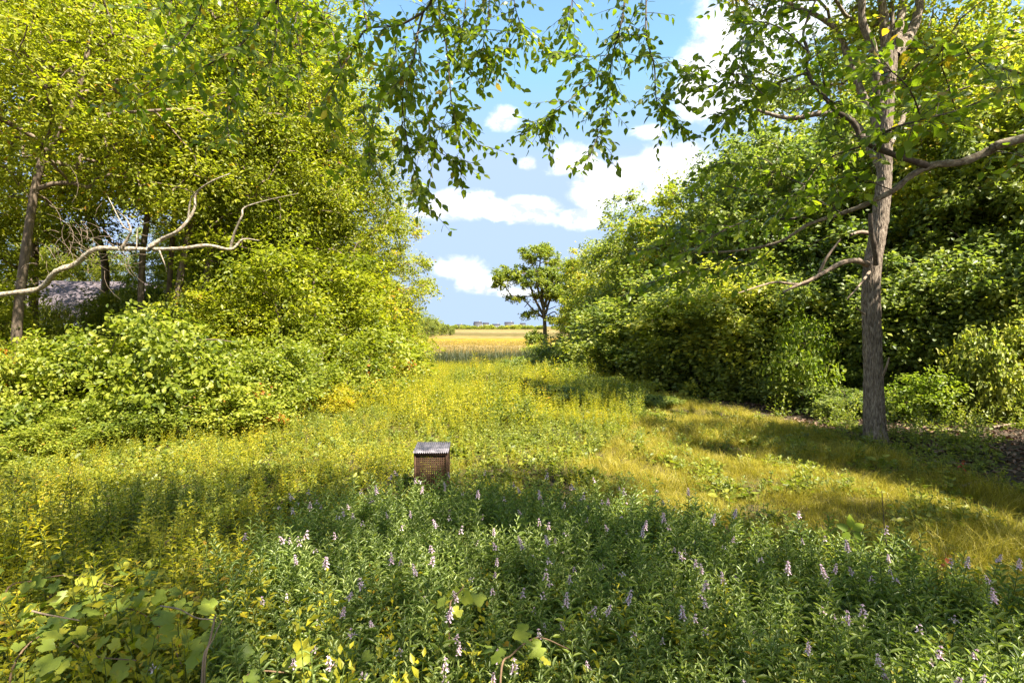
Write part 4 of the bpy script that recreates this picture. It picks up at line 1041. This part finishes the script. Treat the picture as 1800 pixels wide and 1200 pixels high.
# flowers show along the whole bed: nearer stems first, thinned to the count
for c in sel[:n_fl]:
    st, fo, fl = BLOOMS[rb.integers(5)]
    s = rb.uniform(.72, 1.08)
    t = thing('flowering_plant', 'leafy green stem with pale pink flower spike in the foreground bed', 'plant', ground(c[0], c[1], -.01), 0, (s, s, s), 'pink-flowered plants in the foreground bed',
              rot=(rb.normal() * .13, rb.normal() * .13, rb.uniform(0, 6.28)))
    obj('stem', st, t); obj('foliage', fo, t); obj('flower_spike', fl, t)
rest = sel[n_fl:]
def joined(parts):
    st, fo, _ = parts
    me = bpy.data.meshes.new('leafy_stem')
    import bmesh
    bm = bmesh.new(); bm.from_mesh(st); k = len(bm.faces); bm.from_mesh(fo); bm.faces.ensure_lookup_table()
    for f in bm.faces[k:]: f.material_index = 1
    bm.to_mesh(me); bm.free()
    me.materials.append(M['stem_green']); me.materials.append(M['leaf_bloom'])
    return me
LJ = [joined(p) for p in LEAFY]
extra = np.stack([rb.uniform(-3.2, 6.2, 7000), 1.35 + 4.4 * rb.random(7000) ** 1.15], -1)
extra = extra[inside(extra, BLOOM_XY) & (np.abs(extra[:, 0]) < extra[:, 1] * 1.02 + .5)]
rest = np.concatenate([rest, extra]); n = len(rest)
scatter('leafy_stems', 'dense green lance-leaved stems filling the foreground flower bed', 'plants', lay(rest), LJ, rb.integers(0, 3, n), rots(n, .12), rb.uniform(.5, 1.02, n))

# ------------------------------------------------------------------ the little metal cage with a corrugated lid
def cage():
    M['rust'] = noise_mat('rust', [(.3, (.022, .012, .008)), (.55, (.055, .028, .014)), (.75, (.10, .05, .024))], scale=(30, 30, 30), bump=.3, bump_dist=.003, rough=.8)
    M['zinc'] = noise_mat('zinc', [(.3, (.12, .105, .115)), (.6, (.20, .18, .195)), (.8, (.30, .27, .29))], scale=(9, 14, 9), bump=.1, rough=.55, metallic=.25, spec=.4)
    c = ground(P(756, 800, 6.45).x, 6.6)
    W, D, Hh = .198, .20, .59
    t = thing('metal_cage', 'rusty perforated metal cage with grey corrugated lid standing in the weeds', 'cage', c, R(2.5))
    def panel(nm, ux, n0, w):
        g = []
        m, k = 15, 19
        for i in range(m + 1): g.append(('v', -w + 2 * w * i / m))
        for j in range(k + 1): g.append(('h', .03 + (Hh - .04) * j / k))
        out = []
        for kind, a in g:
            b = box(a - .006, a + .006, -.0012, .0012, .02, Hh) if kind == 'v' else box(-w, w, .0014, .0034, a - .006, a + .006)
            V = b[0]; q = np.zeros_like(V)
            if ux == 'x': q[:, 0] = V[:, 0]; q[:, 1] = n0 + V[:, 1]
            else: q[:, 1] = V[:, 0]; q[:, 0] = n0 + V[:, 1]
            q[:, 2] = V[:, 2]; out.append((q, b[1]))
        obj(nm, mesh(nm, out, M['rust']), t)
    panel('mesh_panel', 'x', -D, W - .012); panel('mesh_panel', 'x', D, W - .012); panel('mesh_panel', 'y', -W, D - .012); panel('mesh_panel', 'y', W, D - .012)
    for sx in (-1, 1):
        for sy in (-1, 1):
            obj('corner_post', mesh('corner_post', [box(sx * W - .011, sx * W + .011, sy * D - .011, sy * D + .011, -.05, Hh + .002)], M['rust']), t)
    obj('bottom_plate', mesh('bottom_plate', [box(-W + .012, W - .012, -D + .012, D - .012, .03, .036)], M['rust']), t)
    xs = np.linspace(-W - .025, W + .025, 121)
    zz = Hh + .022 + .007 * np.sin(np.linspace(0, 2 * np.pi * 17, 121))
    V = []
    for y, dz in ((-D - .03, -.012), (D + .03, .02)):
        for th in (0, -.0025): V += [(x, y, z + dz + th) for x, z in zip(xs, zz)]
    V = np.array(V); k = np.arange(120)
    F = np.concatenate([np.stack([k, k + 1, 242 + k + 1, 242 + k], -1), np.stack([121 + k, 363 + k, 363 + k + 1, 121 + k + 1], -1), np.stack([k, 121 + k, 121 + k + 1, k + 1], -1), np.stack([242 + k, 243 + k, 364 + k, 363 + k], -1)])
    obj('corrugated_lid', mesh('corrugated_lid', [(V, F)], M['zinc'], smooth_=False), t)
    obj('front_rail', mesh('front_rail', [box(-W, W, -D - .016, -D - .012, Hh - .03, Hh)], M['rust']), t)
    vs, vf, _ = BLOOMS[0]
    pl = thing('seedling', 'small green seedling growing up inside the rusty cage', 'plant', c + Vector((.04, -.02, .03)), .5)
    obj('stem', mesh('stem', [tube([(0, 0, 0), (.01, .0, .2), (.0, .02, .42)], [.004, .003, .002], 5)], M['stem_green']), pl)
    for k, (z, a) in enumerate([(.24, 3.4), (.30, .4), (.36, 1.6), (.40, 4.6), (.42, 5.8)]):
        obj('leaf', CHERRY[k], pl, (0, 0, z), (0, R(15), a), (1.1, 1.3, 1.1))
cage()

# ------------------------------------------------------------------ trees deeper in, that close the view behind the first rows, plus two unseen trees added for shade
rd = np.random.default_rng(77)
for kind, lab, grp, spots in [
    ('left', 'leafy tree deep inside the left thicket behind the first row', 'trees deep in the left thicket', [(-13, 24), (-15.5, 33), (-11.5, 34), (-22, 40), (-16, 42), (-30, 33), (-11.0, 28), (-26, 20), (-34, 40), (-20.5, 34.5), (-25.5, 36)]),
    ('right', 'leafy tree deep inside the right-hand wood behind the first row', 'trees deep in the right-hand wood', [(12.5, 27), (17, 24), (9.5, 33), (22, 27), (15, 35), (26, 34), (20, 18.5), (30, 26), (6.8, 40), (18, 42), (11.0, 4.2)])]:  # last right-hand spot: unseen tree beside the view, added to shade the grass
    for k, (x, y) in enumerate(spots):
        s = rd.uniform(.85, 1.1)
        plant_tree('deciduous_tree', lab, 'tree', SH[kind + '_' + 'ab'[k % 2]], ground(x, y), rd.uniform(0, 6.28), (s, s, s), grp)
plant_tree('deciduous_tree', 'unseen slender tree added past the right edge to shade the grass patch', 'tree', SH['right_c'], ground(9.4, 5.5), 1.0, (.75, .75, 1.05), RIGHT_G)  # out of view, added for the shadow it throws on the grass
for px, d, top, wide, kind, lab in [
    (20, 14.0, 510, 150, 'vine_c', 'shaded bush behind the thick leaning trunk at the left edge'),
    (75, 17.0, 490, 100, 'vine_c', 'leafy bush just left of the grey roof'),
    (198, 16.5, 480, 100, 'vine_c', 'leafy bush just right of the grey roof'),
    (235, 15.5, 480, 120, 'shrub_a', 'leafy bush at the foot of the slim straight brown trunk'),
    (330, 14.5, 455, 190, 'dark_a', 'dark ivy-green bush under the bare lichened branch'),
    (420, 16.5, 480, 230, 'vine_c', 'leafy bush at the foot of the leaning trunks'),
    (520, 17.5, 470, 230, 'shrub_a', 'leafy bush between the leaning trunks and the rounded tree'),
    (600, 20.5, 470, 220, 'vine_c', 'leafy bush under the tall crown edging the sky on the left'),
    (315, 22.0, 455, 230, 'shrub_b', 'broad bush deep in the left thicket behind the slim trunks'),
    (440, 24.0, 455, 330, 'vine_c', 'broad bush deep in the left thicket behind the leaning trunks'),
    (-70, 20.0, 470, 200, 'shrub_a', 'broad bush deep in the left thicket at the left edge of the photo'),
]:
    place_bush(kind, px, 0, d, top, wide, rd.uniform(0, 6), 'leafy_bush', lab, LB)
for px, d, top, wide, lab in [
    (400, 14.2, 455, 160, 'young fine-leaved tree in front of the leaning trunks'),
    (490, 15.0, 330, 210, 'tall young fine-leaved tree right of the leaning trunks'),
    (560, 16.5, 350, 220, 'young fine-leaved tree below the tall crown edging the sky on the left'),
    (625, 19.5, 400, 200, 'young fine-leaved tree at the foot of the rounded tree on the left'),
    (300, 17.5, 460, 180, 'young fine-leaved tree seen between the slim trunks'),
    (225, 16.0, 450, 130, 'young fine-leaved tree left of the slim straight brown trunk'),
    (-40, 12.0, 400, 180, 'young fine-leaved tree at the left edge of the photo above the bare branch'),
]:
    place_bush('sap_l', px, 0, d, top, wide, rd.uniform(0, 6), 'young_tree', lab, 'young trees in the left thicket', 'tree')
for px, d, top, wide, lab in [
    (1130, 21.0, 440, 190, 'young tree in front of the second tree in the right-hand wood'),
    (1230, 17.5, 400, 210, 'young leafy tree in front of the olive-crowned tree on the right'),
    (1320, 16.0, 380, 210, 'young leafy tree left of the dead limbs'),
    (1430, 15.6, 330, 220, 'tall young leafy tree behind the dead limbs of the oak'),
    (1610, 13.2, 360, 200, 'young leafy tree close behind the oak on its right'),
    (1700, 12.6, 330, 200, 'young leafy tree between the oak and the right edge of the photo'),
    (1790, 12.0, 300, 190, 'young leafy tree at the right edge of the photo'),
    (1540, 17.0, 300, 260, 'tall young leafy tree straight behind the oak trunk'),
]:
    place_bush('sap_r', px, 0, d, top, wide, rd.uniform(0, 6), 'young_tree', lab, 'young trees in the right-hand wood', 'tree')
# low bushes standing in the meadow itself
for px, d, top, wide, kind, lab in [
    (930, 15.5, 655, 110, 'willow_a', 'yellow-green bush in the middle of the meadow, left of the lower bushes'),
    (1000, 14.0, 672, 110, 'shrub_b', 'green bush in the meadow below the lone tree'),
    (1070, 16.0, 655, 110, 'shrub_a', 'green bush in the meadow in front of the right-hand wood'),
    (1060, 11.5, 722, 100, 'willow_a', 'small yellow-green bush in the meadow by the grass patch'),
    (960, 11.5, 720, 120, 'willow_a', 'feathery yellow bush in the meadow straight behind the cage and to its right'),
    (1150, 13.5, 690, 90, 'shrub_b', 'small bluish bush in the meadow beside the grass patch'),
    (880, 19.0, 640, 110, 'willow_a', 'low bush in the meadow in front of the reeds'),
    (800, 13.0, 700, 110, 'willow_a', 'yellow bush in the meadow directly behind the cage'),
    (1020, 20.0, 632, 110, 'shrub_a', 'bush at the back of the meadow below the first tree of the wood'),
]:
    place_bush(kind, px, 0, d, top, wide, rd.uniform(0, 6), 'meadow_bush', lab, 'bushes in the meadow')

# ------------------------------------------------------------------ the bare lichened tree that leans in from the left
def bare_tree():
    rg = np.random.default_rng(9)
    base = ground(P(-150, 690, 9.9).x, 9.9)
    main = [base + Vector((0, 0, -.1)), P(-110, 620, 9.9), P(-60, 555, 9.9), P(0, 526, 9.8), P(60, 510, 9.7), P(100, 482, 9.6), P(130, 462, 9.6), P(170, 447, 9.6), P(215, 440, 9.6), P(270, 434, 9.6), P(320, 431, 9.6), P(370, 434, 9.7), P(405, 438, 9.8), P(428, 424, 9.9), P(458, 420, 10)]
    t = thing('bare_tree', 'bare leaning tree with pale lichened branch across the left thicket', 'tree', base)
    q = spline([p - base + Vector(rg.normal(size=3) * .035) for p in main], 8)
    obj('trunk', mesh('trunk', [tube(q, np.interp(np.linspace(0, 1, len(q)), [0, .2, .6, .85, 1], [.085, .052, .040, .027, .006]) * (1 + .10 * np.sin(np.arange(len(q)) * .9) + .08 * rg.normal(size=len(q))), 12)], M['bark_lichen'], smooth_=True), t)
    side = [([(262, 434), (285, 420), (310, 408), (330, 388), (342, 366), (345, 340), (370, 320), (405, 305)], .040, .010, 9.6), ([(330, 388), (336, 350), (352, 330)], .02, .006, 9.6),
            ([(210, 440), (225, 418), (230, 405), (222, 385), (205, 370)], .025, .006, 9.5), ([(405, 437), (412, 410), (425, 380), (430, 365), (470, 352), (525, 340)], .028, .006, 9.8), ([(228, 405), (215, 395), (192, 350), (185, 340)], .014, .004, 9.5),
            ([(240, 436), (243, 400), (262, 390)], .010, .004, 9.6), ([(280, 440), (288, 460), (293, 478)], .014, .006, 9.5)]
    for path, r0, r1, d in side:
        q = spline([P(x, y, d + rg.normal() * .08) - base for x, y in path], 6)
        obj('branch', mesh('branch', [tube(q, np.linspace(r0, r1, len(q)), 8)], M['bark_lichen'], smooth_=True), t)
    g = []
    for k in range(60):
        x0, y0 = rg.uniform(70, 300), rg.uniform(330, 490)
        if k < 45: x0, y0 = rg.uniform(60, 260), rg.uniform(410, 470)
        a = rg.uniform(0, 6.28); ln = rg.uniform(20, 70); dd = 9.6 + rg.normal() * .3
        pts = [P(x0 + ln * u * math.cos(a + u * .8), y0 - ln * u * math.sin(a + u * .5), dd + u * rg.normal() * .1) - base for u in np.linspace(0, 1, 5)]
        g.append(tube(pts, np.linspace(.004, .0015, 5), 4))
    obj('twigs', mesh('twigs', g, M['dead_wood'], smooth_=True), t, kind='stuff')
bare_tree()

# ------------------------------------------------------------------ small single plants and dead wood in front
def lobed_leaf(L, lobes=3, seed=0):
    """a broad heart-shaped, shallow-lobed blade"""
    rg = np.random.default_rng(seed); n = 22
    th = np.linspace(-math.pi, math.pi, n, endpoint=False)
    r = .52 * (1 + .13 * np.cos(th * 5) + .05 * np.cos(th * 11) + .22 * np.cos(th) ** 3 - .38 * np.exp(-((np.abs(th) - math.pi) / .35) ** 2)) * (1 + rg.normal(size=n) * .025)
    x = .42 + r * np.cos(th); y = r * np.sin(th) * .98
    z = .12 * np.abs(y) - .25 * x ** 2 + .07 * np.cos(th * 10) * r
    V = np.concatenate([[(.30, 0, 0)], np.stack([x, y, z], -1)]) * L
    F = np.array([(0, 1 + k, 1 + (k + 1) % n) for k in range(n)])
    return V, F
M['leaf_grape'] = leaf_mat('leaf_grape', [(0, (0.096, 0.144, 0.024)), (.5, (0.216, 0.252, 0.030)), (.85, (0.360, 0.360, 0.036)), (1, (0.480, 0.432, 0.048))], trans=.4, rough=.5, obj_random=.5)
GR = [mesh('leaf', [lobed_leaf(1.0, 3, k)], M['leaf_grape'], {'tint': np.full(22, .2 + .2 * k)}) for k in range(4)]
rv = np.random.default_rng(23)
def vine(label, px_pts, z0, size, n, spread):
    base = None
    pts = []
    for x, y in px_pts:
        dd = (CAM_H - z0) * FPX / (y - HORIZON)
        pts.append(P(x, y, dd))
    base = ground(pts[0].x, pts[0].y)
    t = thing('climbing_vine', label, 'vine', base)
    q = spline([Vector((0, 0, 0))] + [p - base for p in pts], 6)
    obj('stem', mesh('stem', [tube(q, np.linspace(.006, .003, len(q)), 6)], M['stem_brown'], smooth_=True), t)
    for k in range(n):
        f = rv.uniform(.12, 1); p = q[int(f * (len(q) - 1))] + rv.normal(size=3) * np.array([spread, spread, spread * .45])
        p[2] = max(p[2], .12 - 0)
        a = rv.uniform(0, 6.28); s = size * rv.uniform(.55, 1.2)
        nr = np.array([0, -.35, 1]) + rv.normal(size=3) * .35
        obj('leaf', GR[rv.integers(4)], t, p, frame_rot((math.cos(a), math.sin(a), -.15), nr), (s, s, s))
vine('broad-leaved yellow-green vine in the bottom left corner', [(20, 1180), (90, 1110), (160, 1150), (240, 1160)], .50, .085, 110, .17)
vine('broad-leaved vine with large dull leaves left of the dry twigs at the bottom', [(180, 1090), (230, 1070), (290, 1110), (320, 1170)], .46, .095, 80, .16)
vine('vine sprawling below the weeds at the left edge of the photo', [(10, 1040), (60, 1020), (130, 1010), (200, 1030)], .42, .09, 60, .2)
vine('bright round-leaved vine climbing among the flowers at the bottom centre', [(880, 1190), (900, 1150), (945, 1120), (1000, 1140)], .60, .075, 18, .08)
vine('small round-leaved vine among the flowers left of the bottom centre', [(790, 1080), (800, 1050), (815, 1030)], .60, .075, 10, .06)
vine('broad-leaved vine with dull leaves at the right of the dry twigs', [(430, 1190), (520, 1180), (560, 1150)], .42, .075, 50, .15)
def stick(name, label, cat, path3, r0, r1, mat='dead_wood', group=None, sides=7):
    base = Vector(path3[0])
    q = spline([Vector(p) - base for p in path3], 5)
    t = obj(name, mesh(name, [tube(q, np.linspace(r0, r1, len(q)) * (1 + .08 * rv.normal(size=len(q))), sides)], M[mat], smooth_=True), None, base, label=label, cat=cat, group=group)
    return t
def up_stick(label, px_list, ybase_px, r0, r1, mat='stem_brown', name='dry_stem'):
    b = G(*ybase_px)
    stick(name, label, 'twig', [b] + [P(x, y, b.y - .02 * i) for i, (x, y) in enumerate(px_list)], r0, r1, mat)
b0 = G(352, 1400)
stick('dry_stem', 'thick pale dry twig standing in the weeds at the bottom left', 'twig', [b0, P(356, 1180, b0.y), P(368, 1130, b0.y), P(379, 1080, b0.y)], .007, .004, 'dead_wood')
stick('dry_stem', 'thin dry twig leaning right beside the thick pale twig', 'twig', [b0 + Vector((.02, .02, 0)), P(360, 1175, b0.y), P(376, 1120, b0.y), P(391, 1088, b0.y)], .004, .002, 'dead_wood')
stick('dry_stem', 'crooked dry twig lying over the weeds above the thick pale twig', 'twig', [P(282, 1064, 2.75), P(315, 1070, 2.7), P(345, 1085, 2.68), P(375, 1088, 2.66)], .004, .003, 'dead_wood')
stick('dry_stem', 'short pale stick in the weeds at the left edge of the photo', 'twig', [P(56, 1073, 2.6), P(85, 1080, 2.62), P(140, 1090, 2.7)], .005, .003, 'dead_wood')
up_stick('tall dark bare stem rising from the flower bed into the sunlit grass', [(1562, 990), (1555, 930), (1550, 862)], (1567, 1060), .005, .0025, 'bark_dark')
up_stick('thin bare stem arching right of the tall dark stem', [(1590, 970), (1615, 945), (1632, 930)], (1580, 1050), .003, .0015, 'bark_dark')
b = G(1530, 1050)
sp_ = thing('seedling', 'dark-leaved seedling standing against the sunlit grass on the right', 'plant', b)
q = spline([Vector((0, 0, 0)), P(1524, 985, b.y) - b, P(1520, 940, b.y) - b, P(1495, 932, b.y) - b], 6)
obj('stem', mesh('stem', [tube(q, np.linspace(.004, .002, len(q)), 5)], M['bark_dark']), sp_)
for k, (a, z) in enumerate([(2.6, .3), (.5, .25), (3.9, -.1), (5.6, -.1), (1.5, .1)]):
    obj('leaf', CHERRY[k % 3], sp_, q[-1], frame_rot((math.cos(a), .25 * math.sin(a) - .1, math.sin(a) * .8), (0, -1, .5)), (1.35, 1.5, 1.3))
for k, ((x, y), lab) in enumerate([((1662, 1025), 'small red-leaved plant at the edge of the grass on the right'), ((612, 950), 'small red-leaved sprig left of the flower bed'), ((1690, 838), 'red-leaved sprig on the leaf litter at the right')]):
    b = G(x, y)
    t = thing('red_plant', lab, 'plant', b)
    obj('stem', mesh('stem', [tube([(0, 0, 0), (.01, 0, .15), (0, .01, .26)], [.003, .002, .002], 5)], M['stem_brown']), t)
    for j in range(9):
        a = j * 2.4; zz = .10 + .018 * j
        obj('leaf', bpy.data.meshes.get('red_leaf_blade') or leaf_mesh('red_leaf_blade', *big_leaf(.07, .04, 4), M['red_leaf'], .5), t, (0, 0, zz), (0, R(20), a))
# fallen branches on the leaf litter
fb = [[(1600, 812), (1660, 818), (1720, 822), (1790, 835)], [(1640, 800), (1680, 790), (1720, 800)], [(1575, 768), (1620, 790), (1660, 800)], [(1700, 770), (1745, 790), (1765, 800)], [(1600, 770), (1650, 760), (1700, 762)],
      [(1720, 700), (1760, 720), (1800, 735)], [(1580, 745), (1610, 715), (1640, 700)], [(1745, 755), (1790, 748), (1830, 750)], [(1660, 735), (1740, 742), (1790, 760)], [(1690, 860), (1730, 850), (1770, 856)]]
fl = ['long fallen branch along the edge of the leaf litter', 'short fallen branch curving above the long one', 'pale fallen stick at the foot of the oak', 'forked-looking stick fallen right of the oak', 'thin stick lying behind the pale one right of the oak',
      'stick fallen deep in the wood at the right edge', 'thin dead stick leaning right of the oak trunk', 'dark stick at the right edge of the litter', 'long dark branch lying across the leaf litter', 'short thick stick in front of the long fallen branch']
for path, lab in zip(fb, fl):
    stick('fallen_branch', lab, 'branch', [G(x, y) + Vector((0, 0, .03 + .03 * rv.random())) for x, y in path], rv.uniform(.014, .03), .008, 'stem_brown' if rv.random() < .5 else 'dead_wood', 'branches fallen on the leaf litter')
stick('driftwood_log', 'dark weathered log lying at the near edge of the marsh', 'log', [P(772, 630, 40), P(782, 634, 40), P(795, 638, 39.6)], .09, .05, 'bark_dark')

# ------------------------------------------------------------------ house behind the thicket, far houses and trees over the marsh
M['shingle'] = noise_mat('shingle', [(.35, (.085, .068, .075)), (.6, (.13, .105, .112))], scale=(3, 3, 12), bump=.2)
M['white_trim'] = noise_mat('white_trim', [(.3, (.72, .72, .72)), (.7, (.80, .80, .80))], bump=0)
M['grey_wall'] = noise_mat('grey_wall', [(.3, (.20, .19, .19)), (.7, (.26, .25, .245))], scale=(2, 2, 9), bump=.1)
M['dark_glass'] = noise_mat('dark_glass', [(.3, (.03, .045, .08)), (.7, (.05, .07, .12))], bump=0, rough=.15, spec=.5)
def house(label, loc, w, dp, hw, hr, mats, rotz=0, group=None, wins=2, chimney=False, name='house', over=.3):
    t = thing(name, label, 'house', loc, rotz, group=group)
    obj('wall', mesh('wall', [box(-w / 2, w / 2, -dp / 2, dp / 2, -.5, hw)], M[mats[0]]), t)
    V = np.array([(x, y, z) for x in (-w / 2 - over, w / 2 + over) for y, z in ((-dp / 2 - over, hw - .06), (0, hw + hr), (dp / 2 + over, hw - .06), (dp / 2 + over, hw - .24), (0, hw + hr - .2), (-dp / 2 - over, hw - .24))])
    F4 = [(k, (k + 1) % 6, 6 + (k + 1) % 6, 6 + k) for k in range(6)] + [(0, 5, 4, 1), (1, 4, 3, 2), (6, 7, 10, 11), (7, 8, 9, 10)]
    rf = obj('roof', mesh('roof', [(V, np.array(F4))], M[mats[1]]), t)
    G3 = np.array([(sx * w / 2 * .999, y, z) for sx in (-1, 1) for y, z in ((-dp / 2, hw), (dp / 2, hw), (0, hw + hr - .2))])
    obj('gable', mesh('gable', [(G3, np.array([(0, 1, 2), (3, 5, 4)]))], M[mats[0]]), t)
    if chimney: obj('chimney', mesh('chimney', [box(w * .2, w * .2 + .7, -.35, .35, hw + hr * .4, hw + hr + .9)], M['grey_wall']), rf)
    obj('fascia', mesh('fascia', [box(-w / 2 - over, w / 2 + over, -dp / 2 - over - .03, -dp / 2 - over - .003, hw - .26, hw - .05)], M['white_trim']), t)
    for k in range(wins):
        x = -w / 2 + w * (k + .5) / wins
        wn = obj('window', mesh('window', [box(x - .55, x + .55, -dp / 2 - .05, -dp / 2 - .003, hw * .38, hw * .38 + min(1.3, hw * .4))], M['white_trim']), t)
        obj('pane', mesh('pane', [box(x - .45, x + .45, -dp / 2 - .06, -dp / 2 - .052, hw * .38 + .1, hw * .38 + min(1.3, hw * .4) - .1)], M['dark_glass']), wn)
    return t
X = (145 - 900) / FPX * 25
house('grey house with pinkish shingle roof glimpsed through the left thicket', (X - 1, 27.5, H(X, 27.5)), 8.0, 6.0, 2.5, 2.2, ('grey_wall', 'shingle'), R(12), wins=3)
M['dark_wall'] = noise_mat('dark_wall', [(.3, (.05, .047, .05)), (.7, (.075, .07, .072))], bump=0)
M['roof_far'] = noise_mat('roof_far', [(.3, (.03, .03, .034)), (.7, (.045, .043, .048))], bump=0)
for px, w, hw, hr, mats, lab in [
    (808, 9, 3.0, 2.2, ('dark_wall', 'roof_far'), 'low grey house on the horizon nearest the dark trees'),
    (840, 8, 5.0, 3.0, ('dark_wall', 'roof_far'), 'tall grey house on the horizon, second from the dark trees'),
    (854, 6, 4.6, 2.4, ('dark_wall', 'roof_far'), 'narrow dark house on the horizon beside the tall grey one'),
    (872, 8, 3.2, 2.4, ('dark_wall', 'roof_far'), 'low house in the middle of the horizon'),
    (895, 9.5, 5.0, 2.6, ('dark_wall', 'roof_far'), 'wide house on the horizon left of the lone tree'),
    (919, 5.5, 4.2, 2.4, ('grey_wall', 'roof_far'), 'narrow pale house on the horizon left of the lone tree'),
    (992, 8, 4.4, 2.4, ('grey_wall', 'roof_far'), 'pale house on the horizon right of the lone tree')]:
    x = (px - 900) / FPX * 540
    house(lab, (x, 540, -1.05), w, 8, hw, hr, mats, R(rd.uniform(-15, 15)), 'far houses across the marsh', 3, w > 7)
for k, px in enumerate([797, 801, 815, 820, 825, 830, 834, 847, 861, 865, 880, 884, 889, 904, 909, 913, 925, 930, 935, 941, 947, 952, 975, 984, 1003]):
    x = (px - 900) / FPX * 535; s = rd.uniform(1.7, 3.0)
    plant_tree('distant_bush', 'small dark bush on the horizon among the far houses', 'bush', SH['dark_a'], (x, 532 + rd.uniform(-6, 4), -1.1), rd.uniform(0, 6), (s * 1.6, s * 1.6, s), 'bushes among the far houses', 'foliage', 'stem')
for px, d, top, kind, lab in [(722, 120, 540, 'right_a', 'tall dark tree at the near end of the far row left of the marsh'), (738, 135, 545, 'right_b', 'second dark tree in the far row left of the marsh'), (752, 150, 550, 'right_a', 'third dark tree in the far row left of the marsh'),
                              (763, 165, 556, 'right_b', 'fourth dark tree in the far row left of the marsh'), (773, 175, 562, 'right_a', 'fifth dark tree in the far row left of the marsh'), (783, 170, 567, 'right_b', 'low green tree near the end of the far row left of the marsh'), (793, 180, 572, 'right_a', 'lowest tree at the end of the far row left of the marsh')]:
    X = (px - 900) / FPX * d
    h = CAM_H + (HORIZON - top) / FPX * d + 1.1; s = h / 10.0
    plant_tree('deciduous_tree', lab, 'tree', SH[kind], (X, d, -1.1), rd.uniform(0, 6), (s * 1.25, s * 1.25, s), 'far row of trees left of the marsh')
